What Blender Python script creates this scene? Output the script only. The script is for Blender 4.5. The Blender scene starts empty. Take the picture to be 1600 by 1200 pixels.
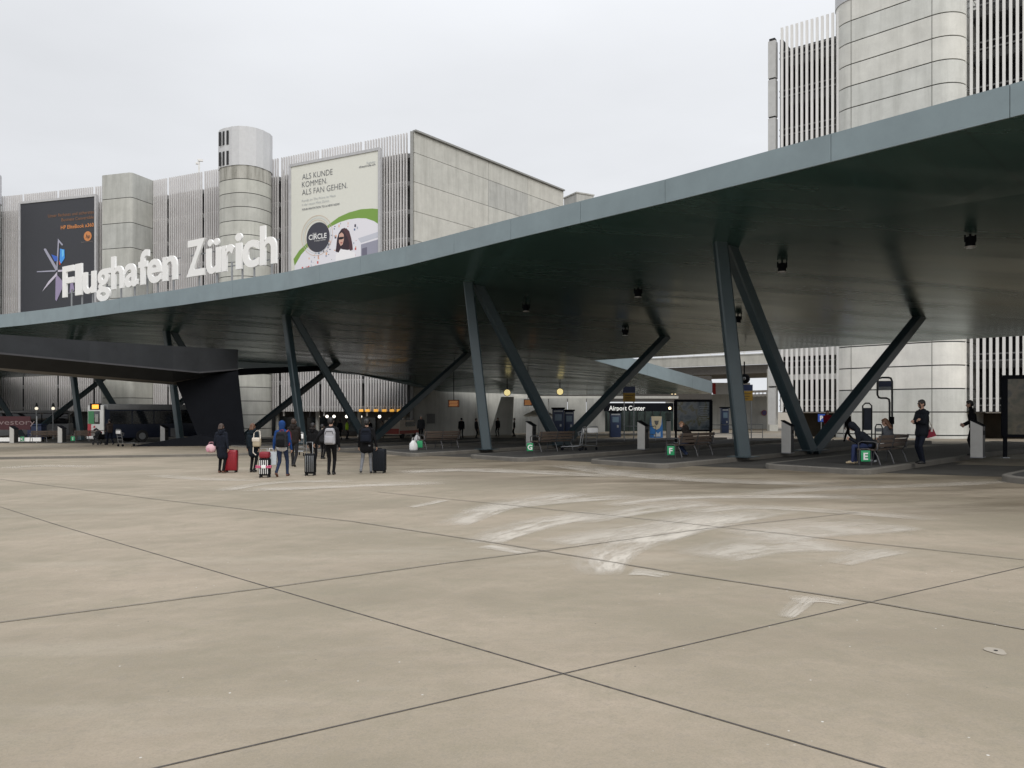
import bpy, bmesh, math, random
import numpy as np
from mathutils import Vector, Matrix
from mathutils.bvhtree import BVHTree
R = math.radians
random.seed(7)
scene = bpy.context.scene
COL = scene.collection
F = 1200.0            # focal length in photo pixels
CAMZ = 1.87
HZ = 643.0

# ------------------------------------------------------------------ ground shape
def gz(x, y):
    if x > 16: a = .256
    elif x > -8: a = .016 * x
    else: a = -.128 + .006 * (max(x, -60) + 8)
    return a - .016 * min(max(y - 40, 0), 45)
def W(px, py, d):
    return Vector(((px - 800) / F * d, d, CAMZ + (HZ - py) / F * d))
def G(px, py, dz=0.0):
    lo, hi = 1.0, 400.0
    for _ in range(60):
        m = (lo + hi) / 2
        p = W(px, py, m)
        if p.z > gz(p.x, p.y) + dz: lo = m
        else: hi = m
    p = W(px, py, lo); p.z = gz(p.x, p.y) + dz
    return p
def on(px, d, dz=0.0):
    x = (px - 800) / F * d
    return Vector((x, d, gz(x, d) + dz))

# ------------------------------------------------------------------ materials
def srgb(r, g, b):
    f = lambda c: (c / 255 / 12.92) if c / 255 <= .04045 else ((c / 255 + .055) / 1.055) ** 2.4
    return (f(r), f(g), f(b), 1)
_M = {}
def mat(name, col, rough=.6, metal=0, var=.12, scale=3.0, bump=0, bscale=40, emit=0, spec=.5, stretch=None, coat=0):
    if name in _M: return _M[name]
    m = bpy.data.materials.new(name); m.use_nodes = True
    n = m.node_tree.nodes; l = m.node_tree.links
    b = n['Principled BSDF']
    if len(col) == 3: col = (*col, 1)
    b.inputs['Roughness'].default_value = rough
    b.inputs['Metallic'].default_value = metal
    b.inputs['Specular IOR Level'].default_value = spec
    b.inputs['Coat Weight'].default_value = coat
    tc = n.new('ShaderNodeTexCoord')
    src = tc.outputs['Object']
    if stretch:
        mp = n.new('ShaderNodeMapping'); mp.inputs['Scale'].default_value = stretch
        l.new(src, mp.inputs['Vector']); src = mp.outputs['Vector']
    if var > 0:
        no = n.new('ShaderNodeTexNoise'); no.inputs['Scale'].default_value = scale; no.inputs['Detail'].default_value = 6
        no.inputs['Roughness'].default_value = .65
        l.new(src, no.inputs['Vector'])
        rp = n.new('ShaderNodeMapRange')
        rp.inputs['From Min'].default_value = .3; rp.inputs['From Max'].default_value = .7
        rp.inputs['To Min'].default_value = 1 - var; rp.inputs['To Max'].default_value = 1 + var
        l.new(no.outputs['Fac'], rp.inputs['Value'])
        mx = n.new('ShaderNodeVectorMath'); mx.operation = 'SCALE'
        mx.inputs[0].default_value = col[:3]
        l.new(rp.outputs['Result'], mx.inputs['Scale'])
        l.new(mx.outputs['Vector'], b.inputs['Base Color'])
    else:
        b.inputs['Base Color'].default_value = col
    if bump:
        nb = n.new('ShaderNodeTexNoise'); nb.inputs['Scale'].default_value = bscale; nb.inputs['Detail'].default_value = 4
        l.new(src, nb.inputs['Vector'])
        bp = n.new('ShaderNodeBump'); bp.inputs['Strength'].default_value = bump; bp.inputs['Distance'].default_value = .02
        l.new(nb.outputs['Fac'], bp.inputs['Height']); l.new(bp.outputs['Normal'], b.inputs['Normal'])
    if emit:
        b.inputs['Emission Color'].default_value = col; b.inputs['Emission Strength'].default_value = emit
    _M[name] = m
    return m

def concrete_mat(name, col, streak=.25, spots=.12):
    """weathered cast concrete with rain streaks running down"""
    if name in _M: return _M[name]
    m = mat(name, col, .85, 0, .1, .8, .25, 30)
    n = m.node_tree.nodes; l = m.node_tree.links; b = n['Principled BSDF']
    prev = b.inputs['Base Color'].links[0].from_socket
    tc = n.new('ShaderNodeTexCoord')
    mp = n.new('ShaderNodeMapping'); mp.inputs['Scale'].default_value = (1.3, 1.3, .10)
    l.new(tc.outputs['Object'], mp.inputs['Vector'])
    no = n.new('ShaderNodeTexNoise'); no.inputs['Scale'].default_value = 1.2; no.inputs['Detail'].default_value = 8; no.inputs['Roughness'].default_value = .7
    l.new(mp.outputs['Vector'], no.inputs['Vector'])
    rr = n.new('ShaderNodeMapRange'); rr.inputs['From Min'].default_value = .45; rr.inputs['From Max'].default_value = .75
    rr.inputs['To Min'].default_value = 0; rr.inputs['To Max'].default_value = streak
    l.new(no.outputs['Fac'], rr.inputs['Value'])
    n2 = n.new('ShaderNodeTexNoise'); n2.inputs['Scale'].default_value = 14; n2.inputs['Detail'].default_value = 6
    l.new(tc.outputs['Object'], n2.inputs['Vector'])
    r2 = n.new('ShaderNodeMapRange'); r2.inputs['From Min'].default_value = .5; r2.inputs['From Max'].default_value = .8
    r2.inputs['To Min'].default_value = 0; r2.inputs['To Max'].default_value = spots
    l.new(n2.outputs['Fac'], r2.inputs['Value'])
    ad = n.new('ShaderNodeMath'); ad.operation = 'ADD'; l.new(rr.outputs['Result'], ad.inputs[0]); l.new(r2.outputs['Result'], ad.inputs[1])
    mx = n.new('ShaderNodeMix'); mx.data_type = 'RGBA'
    l.new(ad.outputs[0], mx.inputs[0]); l.new(prev, mx.inputs[6]); mx.inputs[7].default_value = (col[0] * .25, col[1] * .25, col[2] * .22, 1)
    l.new(mx.outputs[2], b.inputs['Base Color'])
    return m

def ground_material():
    m = bpy.data.materials.new('plaza concrete'); m.use_nodes = True
    n = m.node_tree.nodes; l = m.node_tree.links; b = n['Principled BSDF']
    tc = n.new('ShaderNodeTexCoord')
    def noise(scale, detail=6, rough=.6, sc=None, rot=0):
        no = n.new('ShaderNodeTexNoise'); no.inputs['Scale'].default_value = scale; no.inputs['Detail'].default_value = detail
        no.inputs['Roughness'].default_value = rough
        if sc:
            mp = n.new('ShaderNodeMapping'); mp.inputs['Scale'].default_value = sc; mp.inputs['Rotation'].default_value = (0, 0, rot)
            l.new(tc.outputs['Object'], mp.inputs['Vector']); l.new(mp.outputs['Vector'], no.inputs['Vector'])
        else: l.new(tc.outputs['Object'], no.inputs['Vector'])
        return no.outputs['Fac']
    def rng(s, a, b_, c, d):
        r = n.new('ShaderNodeMapRange'); r.inputs['From Min'].default_value = a; r.inputs['From Max'].default_value = b_
        r.inputs['To Min'].default_value = c; r.inputs['To Max'].default_value = d
        l.new(s, r.inputs['Value']); return r.outputs['Result']
    def mixc(f, a, b_, blend='MIX'):
        x = n.new('ShaderNodeMix'); x.data_type = 'RGBA'; x.blend_type = blend
        l.new(f, x.inputs[0])
        for i, v in ((6, a), (7, b_)):
            if isinstance(v, tuple): x.inputs[i].default_value = v
            else: l.new(v, x.inputs[i])
        return x.outputs[2]
    c = mixc(rng(noise(.28, 9, .68), .42, .58, 0, 1), (.258, .220, .158, 1), (.356, .294, .222, 1))
    c = mixc(rng(noise(1.1, 9, .75), .47, .66, 0, .6), c, (.222, .198, .136, 1))
    c = mixc(rng(noise(.9, 6, .6, (.22, 1.0, 1), R(-30)), .50, .74, 0, .38), c, (.212, .172, .124, 1))
    c = mixc(rng(noise(.55, 6, .65, (.25, 1.0, 1), R(-36)), .55, .72, 0, .55), c, (.40, .35, .28, 1))
    c = mixc(rng(noise(9, 6, .75), .5, .75, 0, .4), c, (.18, .165, .135, 1))
    c = mixc(rng(noise(60, 4, .7), .45, .7, 0, .35), c, (.16, .142, .112, 1))
    c = mixc(rng(noise(140, 3, .7), .52, .7, 0, .3), c, (.42, .38, .32, 1))
    # brown damp band in front of the bus stands
    sp = n.new('ShaderNodeSeparateXYZ'); l.new(tc.outputs['Object'], sp.inputs[0])
    d1 = n.new('ShaderNodeMath'); d1.operation = 'MULTIPLY'; d1.inputs[1].default_value = .72; l.new(sp.outputs['X'], d1.inputs[0])
    d2 = n.new('ShaderNodeMath'); d2.operation = 'MULTIPLY'; d2.inputs[1].default_value = .69; l.new(sp.outputs['Y'], d2.inputs[0])
    d3 = n.new('ShaderNodeMath'); d3.operation = 'ADD'; l.new(d1.outputs[0], d3.inputs[0]); l.new(d2.outputs[0], d3.inputs[1])
    band = rng(d3.outputs[0], 12.0, 16.5, 0, 1)
    nn = rng(noise(.8, 6, .7, (.3, 1.0, 1), R(-34)), .38, .60, .08, .85)
    mu = n.new('ShaderNodeMath'); mu.operation = 'MULTIPLY'; l.new(band, mu.inputs[0]); l.new(nn, mu.inputs[1])
    c = mixc(mu.outputs[0], c, (.135, .108, .074, 1))
    # white grit specks
    vo = n.new('ShaderNodeTexVoronoi'); vo.inputs['Scale'].default_value = 5.5; l.new(tc.outputs['Object'], vo.inputs['Vector'])
    sk = rng(vo.outputs['Distance'], .035, .05, 1, 0)
    gate = rng(noise(.7, 3), .46, .58, 0, 1)
    mu2 = n.new('ShaderNodeMath'); mu2.operation = 'MULTIPLY'; l.new(sk, mu2.inputs[0]); l.new(gate, mu2.inputs[1])
    c = mixc(mu2.outputs[0], c, (.62, .6, .56, 1))
    vd = n.new('ShaderNodeTexVoronoi'); vd.inputs['Scale'].default_value = 2.9; l.new(tc.outputs['Object'], vd.inputs['Vector'])
    c = mixc(rng(vd.outputs['Distance'], .018, .03, .8, 0), c, (.07, .06, .045, 1))
    l.new(c, b.inputs['Base Color'])
    l.new(rng(mu.outputs[0], 0, 1, .82, .45), b.inputs['Roughness'])
    bp = n.new('ShaderNodeBump'); bp.inputs['Strength'].default_value = .2; bp.inputs['Distance'].default_value = .004
    l.new(noise(120, 4), bp.inputs['Height']); l.new(bp.outputs['Normal'], b.inputs['Normal'])
    return m

def chalk_material():
    m = bpy.data.materials.new('pale tyre streak'); m.use_nodes = True
    n = m.node_tree.nodes; l = m.node_tree.links; b = n['Principled BSDF']
    b.inputs['Base Color'].default_value = (.62, .57, .495, 1); b.inputs['Roughness'].default_value = .9
    tc = n.new('ShaderNodeTexCoord')
    uv = n.new('ShaderNodeUVMap')
    mp = n.new('ShaderNodeMapping'); mp.inputs['Scale'].default_value = (.42, 1.7, 1)
    l.new(uv.outputs[0], mp.inputs[0])
    no = n.new('ShaderNodeTexNoise'); no.inputs['Scale'].default_value = 2.2; no.inputs['Detail'].default_value = 6; no.inputs['Roughness'].default_value = .68
    l.new(mp.outputs[0], no.inputs['Vector'])
    sp = n.new('ShaderNodeSeparateXYZ'); l.new(uv.outputs[0], sp.inputs[0])
    # fade to the edges of the streak (v from 0 to 1)
    ra = n.new('ShaderNodeMapRange'); ra.inputs['From Max'].default_value = .10; l.new(sp.outputs['Y'], ra.inputs['Value'])
    rb = n.new('ShaderNodeMapRange'); rb.inputs['From Min'].default_value = 1; rb.inputs['From Max'].default_value = .45; l.new(sp.outputs['Y'], rb.inputs['Value'])
    r1 = n.new('ShaderNodeMath'); r1.operation = 'MULTIPLY'; l.new(ra.outputs[0], r1.inputs[0]); l.new(rb.outputs[0], r1.inputs[1])
    r2 = n.new('ShaderNodeMapRange'); r2.inputs['From Min'].default_value = .30; r2.inputs['From Max'].default_value = .56; r2.inputs['To Max'].default_value = .74
    l.new(no.outputs['Fac'], r2.inputs['Value'])
    at = n.new('ShaderNodeAttribute'); at.attribute_name = 'fade'
    mu = n.new('ShaderNodeMath'); mu.operation = 'MULTIPLY'; l.new(r1.outputs[0], mu.inputs[0]); l.new(r2.outputs[0], mu.inputs[1])
    mu2 = n.new('ShaderNodeMath'); mu2.operation = 'MULTIPLY'; l.new(mu.outputs[0], mu2.inputs[0]); l.new(at.outputs['Fac'], mu2.inputs[1])
    l.new(mu2.outputs[0], b.inputs['Alpha'])
    return m

def soffit_material():
    m = bpy.data.materials.new('soffit sheet metal'); m.use_nodes = True
    n = m.node_tree.nodes; l = m.node_tree.links; b = n['Principled BSDF']
    b.inputs['Metallic'].default_value = .35; b.inputs['IOR'].default_value = 2.25
    tc = n.new('ShaderNodeTexCoord')
    mp = n.new('ShaderNodeMapping'); mp.inputs['Rotation'].default_value = (0, 0, R(12)); mp.inputs['Scale'].default_value = (.10, .9, 1)
    l.new(tc.outputs['Object'], mp.inputs['Vector'])
    no = n.new('ShaderNodeTexNoise'); no.inputs['Scale'].default_value = .9; no.inputs['Detail'].default_value = 5
    l.new(mp.outputs[0], no.inputs['Vector'])
    r = n.new('ShaderNodeMapRange'); r.inputs['From Min'].default_value = .35; r.inputs['From Max'].default_value = .65
    r.inputs['To Min'].default_value = .16; r.inputs['To Max'].default_value = .3
    l.new(no.outputs['Fac'], r.inputs['Value']); l.new(r.outputs[0], b.inputs['Roughness'])
    # sheet seams
    br = n.new('ShaderNodeTexBrick'); br.inputs['Scale'].default_value = 1; br.inputs['Mortar Size'].default_value = .012
    br.inputs['Brick Width'].default_value = 3.6; br.inputs['Row Height'].default_value = 1.2
    br.inputs['Color1'].default_value = (.078, .165, .155, 1); br.inputs['Color2'].default_value = (.068, .148, .140, 1); br.inputs['Mortar'].default_value = (.03, .04, .04, 1)
    mp2 = n.new('ShaderNodeMapping'); mp2.inputs['Rotation'].default_value = (0, 0, R(-42)); l.new(tc.outputs['Object'], mp2.inputs['Vector'])
    l.new(mp2.outputs[0], br.inputs['Vector']); l.new(br.outputs['Color'], b.inputs['Base Color'])
    bp = n.new('ShaderNodeBump'); bp.inputs['Strength'].default_value = .035; bp.inputs['Distance'].default_value = .03
    l.new(no.outputs['Fac'], bp.inputs['Height']); l.new(bp.outputs['Normal'], b.inputs['Normal'])
    return m

def asphalt_mat():
    return mat('asphalt', (.042, .040, .037), .75, 0, .3, 1.2, .3, 60)

# ------------------------------------------------------------------ objects
WM = {}
def wm(o): return WM.get(o.name, Matrix()) if o else Matrix()
def tag(o, label=None, cat=None, group=None, kind=None):
    if label: o['label'] = label
    if cat: o['category'] = cat
    if group: o['group'] = group
    if kind: o['kind'] = kind
    return o
def thing(name, label, cat, loc=(0, 0, 0), rotz=0, group=None):
    o = bpy.data.objects.new(name, None); COL.objects.link(o)
    o.empty_display_size = .2
    o.location = loc; o.rotation_euler = (0, 0, rotz)
    WM[o.name] = Matrix.Translation(Vector(loc)) @ Matrix.Rotation(rotz, 4, 'Z')
    return tag(o, label, cat, group)
def dup(root, loc, rotz, label, **kw):
    def cp(o, par):
        c = o.copy(); COL.objects.link(c)
        if par: c.parent = par
        for ch in o.children: cp(ch, c)
        return c
    c = cp(root, None)
    c.location = loc; c.rotation_euler = (0, 0, rotz); c['label'] = label
    for k, v in kw.items(): c[k] = v
    WM[c.name] = Matrix.Translation(Vector(loc)) @ Matrix.Rotation(rotz, 4, 'Z')
    return c

class MB:
    def __init__(s): s.v = []; s.f = []; s.m = []; s.sm = []
    def add(s, vs, fs, mi=0, smooth=False):
        o = len(s.v); s.v += [Vector(p) for p in vs]
        for f in fs: s.f.append([i + o for i in f]); s.m.append(mi); s.sm.append(smooth)
        return s
    def box(s, c, size, rz=0, mi=0, bev=0):
        c = Vector(c); hx, hy, hz = [k / 2 for k in size]
        if bev:
            bm = bmesh.new(); bmesh.ops.create_cube(bm, size=1)
            for v in bm.verts: v.co = Vector((v.co.x * size[0], v.co.y * size[1], v.co.z * size[2]))
            bmesh.ops.bevel(bm, geom=bm.edges[:], offset=bev, segments=3, affect='EDGES', profile=.5)
            bm.verts.index_update(); M = Matrix.Translation(c) @ Matrix.Rotation(rz, 4, 'Z')
            s.add([M @ v.co for v in bm.verts], [[v.index for v in f.verts] for f in bm.faces], mi, True); bm.free(); return s
        M = Matrix.Translation(c) @ Matrix.Rotation(rz, 4, 'Z')
        vs = [M @ Vector((x, y, z)) for z in (-hz, hz) for x, y in ((-hx, -hy), (hx, -hy), (hx, hy), (-hx, hy))]
        return s.add(vs, [(3, 2, 1, 0), (4, 5, 6, 7), (0, 1, 5, 4), (1, 2, 6, 5), (2, 3, 7, 6), (3, 0, 4, 7)], mi)
    def beam(s, a, b, w, h, mi=0, up=(0, 0, 1), w2=None, h2=None, cham=0):
        a = Vector(a); b = Vector(b); d = (b - a).normalized(); u = Vector(up)
        if abs(d.dot(u)) > .98: u = Vector((1, 0, 0))
        x = d.cross(u).normalized(); y = x.cross(d).normalized()
        def ring(w, h):
            if cham:
                c = cham; W_, H_ = w / 2, h / 2
                return [(-W_ + c, -H_), (W_ - c, -H_), (W_, -H_ + c), (W_, H_ - c), (W_ - c, H_), (-W_ + c, H_), (-W_, H_ - c), (-W_, -H_ + c)]
            return [(-w / 2, -h / 2), (w / 2, -h / 2), (w / 2, h / 2), (-w / 2, h / 2)]
        r0 = ring(w, h); r1 = ring(w2 or w, h2 or h); k = len(r0)
        vs = [a + x * p + y * q for p, q in r0] + [b + x * p + y * q for p, q in r1]
        fs = [list(range(k))[::-1], list(range(k, 2 * k))] + [(i, (i + 1) % k, k + (i + 1) % k, k + i) for i in range(k)]
        return s.add(vs, fs, mi)
    def tube(s, pts, r, mi=0, seg=8, cap=True):
        pts = [Vector(p) for p in pts]; rs = r if isinstance(r, (list, tuple)) else [r] * len(pts)
        vs = []; fs = []; prev = None
        for i, p in enumerate(pts):
            d = (pts[min(i + 1, len(pts) - 1)] - pts[max(i - 1, 0)]).normalized()
            if prev is None:
                u = Vector((0, 0, 1)) if abs(d.z) < .9 else Vector((1, 0, 0))
                x = d.cross(u).normalized()
            else: x = (prev - d * prev.dot(d)).normalized()
            prev = x; y = d.cross(x)
            vs += [p + (x * math.cos(t) + y * math.sin(t)) * rs[i] for t in [2 * math.pi * k / seg for k in range(seg)]]
        for i in range(len(pts) - 1):
            for k in range(seg):
                fs.append((i * seg + k, i * seg + (k + 1) % seg, (i + 1) * seg + (k + 1) % seg, (i + 1) * seg + k))
        s.add(vs, fs, mi, True)
        if cap: s.add(vs[:seg], [list(range(seg))[::-1]], mi); s.add(vs[-seg:], [list(range(seg))], mi)
        return s
    def cyl(s, a, b, r, mi=0, seg=16, r2=None): return s.tube([a, b], [r, r2 if r2 is not None else r], mi, seg)
    def prism(s, poly, z0, z1, mi=0, smooth=False):
        """poly: list of (x,y) CCW; z0/z1 numbers"""
        n = len(poly)
        vs = [(x, y, z0) for x, y in poly] + [(x, y, z1) for x, y in poly]
        s.add(vs, [list(range(n))[::-1], list(range(n, 2 * n))], mi)
        s.add(vs, [(i, (i + 1) % n, n + (i + 1) % n, n + i) for i in range(n)], mi, smooth)
        return s
    def slab(s, pts, off, mi=0):
        """flat polygon of 3D points extruded along off"""
        pts = [Vector(p) for p in pts]; off = Vector(off); n = len(pts)
        vs = pts + [p + off for p in pts]
        return s.add(vs, [list(range(n)), list(range(n, 2 * n))[::-1]] + [(i, n + i, n + (i + 1) % n, (i + 1) % n) for i in range(n)], mi)
    def ball(s, c, r, mi=0, seg=12, sc=(1, 1, 1)):
        c = Vector(c); vs = []; fs = []; rg = seg // 2
        for i in range(rg + 1):
            t = math.pi * i / rg
            for k in range(seg):
                p = 2 * math.pi * k / seg
                vs.append(c + Vector((math.sin(t) * math.cos(p) * sc[0], math.sin(t) * math.sin(p) * sc[1], math.cos(t) * sc[2])) * r)
        for i in range(rg):
            for k in range(seg):
                fs.append((i * seg + k, (i + 1) * seg + k, (i + 1) * seg + (k + 1) % seg, i * seg + (k + 1) % seg))
        return s.add(vs, fs, mi, True)
    def build(s, name, mats, parent=None, world=False, label=None, recalc=True):
        me = bpy.data.meshes.new(name)
        vs = s.v
        if parent is not None and world:
            im = wm(parent).inverted(); vs = [im @ v for v in vs]
        me.from_pydata([tuple(v) for v in vs], [], s.f)
        for m in (mats if isinstance(mats, (list, tuple)) else [mats]): me.materials.append(m)
        me.polygons.foreach_set('material_index', s.m); me.polygons.foreach_set('use_smooth', s.sm)
        if recalc:
            bm = bmesh.new(); bm.from_mesh(me); bmesh.ops.recalc_face_normals(bm, faces=bm.faces); bm.to_mesh(me); bm.free()
        me.update()
        o = bpy.data.objects.new(name, me); COL.objects.link(o)
        if parent is not None:
            o.parent = parent; WM[o.name] = wm(parent) if world or True else Matrix()
        if label: o['label'] = label
        return o

def pieces(mb):
    """split a collected mesh into its loose pieces"""
    par = list(range(len(mb.v)))
    def fd(i):
        while par[i] != i: par[i] = par[par[i]]; i = par[i]
        return i
    for f in mb.f:
        r = fd(f[0])
        for i in f[1:]: par[fd(i)] = r
    out = {}
    for f, m, s in zip(mb.f, mb.m, mb.sm): out.setdefault(fd(f[0]), []).append((f, m, s))
    res = []
    for fl in out.values():
        n = MB(); mp = {}
        for f, m, s in fl:
            g_ = []
            for i in f:
                if i not in mp: mp[i] = len(n.v); n.v.append(mb.v[i])
                g_.append(mp[i])
            n.f.append(g_); n.m.append(m); n.sm.append(s)
        res.append(n)
    return res
def each(mb, name, mats, parent=None, world=False):
    for p in pieces(mb): p.build(name, mats, parent, world)

def rrect(c, t, w, d, r, seg=8):
    """rounded rectangle outline; t = unit vector of the width, depth goes to its left normal"""
    c = Vector(c); t = Vector(t).normalized(); nrm = Vector((-t.y, t.x)); out = []
    for sx, sy, a0 in ((1, -1, -90), (1, 1, 0), (-1, 1, 90), (-1, -1, 180)):
        for k in range(seg + 1):
            a = R(a0 + 90 * k / seg)
            lx = sx * (w / 2 - r) + r * math.cos(a); ly = sy * (d / 2 - r) + r * math.sin(a)
            p = c + t * lx + nrm * ly; out.append((p.x, p.y))
    return out

# ------------------------------------------------------------------ lettering (built-in font outlines)
_T = {}
def glyphs(txt, bold=0.0, extrude=0.0):
    key = (txt, bold, extrude)
    if key in _T: return _T[key]
    cu = bpy.data.curves.new('t', 'FONT'); cu.body = txt; cu.size = 1; cu.offset = bold; cu.extrude = extrude; cu.resolution_u = 4
    o = bpy.data.objects.new('t', cu); COL.objects.link(o)
    dg = bpy.context.evaluated_depsgraph_get(); dg.update()
    me = bpy.data.meshes.new_from_object(o.evaluated_get(dg))
    vs = [v.co.copy() for v in me.vertices]; fs = [list(p.vertices) for p in me.polygons]
    bpy.data.objects.remove(o); bpy.data.curves.remove(cu); bpy.data.meshes.remove(me)
    _T[key] = (vs, fs); return _T[key]
def text(mb, txt, org, xd, zd, height=None, width=None, bold=0, depth=0, mi=0, align='L', caps=.73):
    """lay text: org = baseline start (or centre / end), xd right, zd up; height = cap height; width = fit"""
    vs, fs = glyphs(txt, bold, depth and .5)
    if not vs: return
    x0 = min(v.x for v in vs); x1 = max(v.x for v in vs)
    org = Vector(org); xd = Vector(xd).normalized(); zd = Vector(zd).normalized(); nd = xd.cross(zd)
    sy = height / caps if height else width / (x1 - x0)
    sx = width / (x1 - x0) if width else sy
    wd = (x1 - x0) * sx
    sh = {'L': 0, 'C': -wd / 2, 'R': -wd}[align]
    mb.add([org + xd * ((v.x - x0) * sx + sh) + zd * (v.y * sy) + nd * (v.z * depth) for v in vs], fs, mi)
    return wd
# ================================================================== SETTING
M_ground = ground_material()
M_asph = asphalt_mat()
M_kerb = concrete_mat('kerb concrete', (.165, .153, .134), .35)
M_conc = [concrete_mat('board concrete pale', (.505, .50, .46), .3, .14), concrete_mat('board concrete grey', (.44, .44, .415), .4, .14), concrete_mat('board concrete warm', (.53, .52, .475), .25, .14)]
M_concL = [concrete_mat('stair tower concrete pale', (.51, .51, .465), .28, .12), concrete_mat('stair tower concrete mid', (.47, .47, .435), .32, .14), concrete_mat('stair tower concrete grey', (.45, .455, .43), .36, .14)]
M_joint = mat('concrete joint', (.16, .15, .13), .9, 0, .1)
M_dark = mat('dark recess', (.02, .02, .022), .8, 0, .1)
M_slat = mat('slat white metal', (.62, .605, .60), .45, .0, .08, .4)
M_slatw = mat('slat bright metal', (.74, .73, .71), .45, .0, .06, .4)
M_rail = mat('grey floor edge', (.28, .28, .28), .7, 0, .15)
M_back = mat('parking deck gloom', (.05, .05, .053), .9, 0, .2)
M_backr = mat('parking deck shade', (.02, .02, .022), .9, 0, .2)
M_fascia = mat('fascia blue grey paint', (.205, .262, .286), .42, .0, .10, .7, spec=.5)
M_strut = mat('strut dark blue paint', (.038, .060, .070), .38, .0, .12, 1.5)
M_black = mat('black painted steel', (.008, .009, .012), .8, 0, .15, 1.2, spec=.1)
M_blackfold = mat('black steel fold edge', (.06, .06, .066), .5, 0, .1)
M_steel = mat('stainless steel', (.50, .49, .465), .42, .35, .06, 3)
M_steeld = mat('dark steel', (.05, .052, .055), .4, .6, .1)
M_galv = mat('galvanised tube', (.30, .31, .32), .4, .7, .1)
M_white = mat('white paint', (.80, .80, .79), .5, 0, .03)
M_soffit = soffit_material()
M_roof = mat('roof gravel', (.2, .2, .19), .9)

def struct(name, mb, mats, label, **kw):
    o = mb.build(name, mats, **kw); return tag(o, label, None, None, 'structure')

# ground sheet
mb = MB()
xs = [-2500, -800, -300, -150, -100, -80] + list(range(-60, -8, 4)) + [-8, -6, -4, -2, 0, 2, 4, 8, 12, 16, 20, 30, 45, 70, 110, 200, 400, 900, 2500]
ys = [-600, -100, -30, -10, 0, 10, 20, 30, 40] + list(range(44, 86, 4)) + [85, 90, 100, 120, 160, 250, 450, 900, 3000]
xs = sorted(set(xs)); ys = sorted(set(ys)); nx = len(xs)
mb.add([(x, y, gz(x, y)) for y in ys for x in xs], [(j * nx + i, j * nx + i + 1, (j + 1) * nx + i + 1, (j + 1) * nx + i) for j in range(len(ys) - 1) for i in range(nx - 1)])
struct('ground', mb, M_ground, 'wide tan concrete forecourt in front of the bus station')

# station axes: along the canopy edge, and along the bus stands
def strip_sheet(pts, w, dz, mb, mi=0):
    """flat ribbon on the ground along points"""
    P = [Vector((p[0], p[1], 0)) for p in pts]
    dense = []
    for a, b in zip(P[:-1], P[1:]):
        k = max(1, int((b - a).length / 1.0))
        dense += [a.lerp(b, i / k) for i in range(k)]
    dense.append(P[-1]); vs = []; fs = []
    for i, p in enumerate(dense):
        d = (dense[min(i + 1, len(dense) - 1)] - dense[max(0, i - 1)]).normalized(); nrm = Vector((-d.y, d.x, 0))
        for s_ in (-1, 1):
            q = p + nrm * w / 2 * s_; q.z = gz(q.x, q.y) + dz; vs.append(q)
    for i in range(len(dense) - 1): fs.append((2 * i, 2 * i + 2, 2 * i + 3, 2 * i + 1))
    mb.add(vs, fs, mi)

M_tar = mat('tar joint', (.085, .075, .066), .85, 0, .6, 14)
M_tarf = mat('faded tar joint', (.195, .172, .142), .85, 0, .35, 6)
def ext(p, q, a, b):
    d = (q - p).normalized(); return [p - d * a, q + d * b]
for pts, w, mt in (
    (ext(G(0, 792), G(880, 1053), 14, 6), .016, M_tar),
    ([G(215, 1207), G(880, 1053), G(1360, 941), G(1600, 886), G(1760, 852)], .015, M_tar),
    (ext(G(0, 749), G(550, 815), 8, 0) + [G(800, 853), G(1040, 893), G(1365, 942), G(1600, 984), G(1750, 1010)], .028, M_tarf),
    ([G(-100, 988), G(0, 973), G(440, 916), G(700, 880), G(860, 860), G(1100, 827), G(1340, 801)], .026, M_tarf),
    ([G(590, 769), G(800, 790), G(1040, 815), G(1300, 843), G(1600, 875)], .028, M_tarf)):
    mb = MB(); strip_sheet(pts, w, .004 if mt is M_tar else .0095, mb)
    struct('pavement_joint', mb, mt, 'thin dark tar joint between forecourt slabs')

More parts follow.
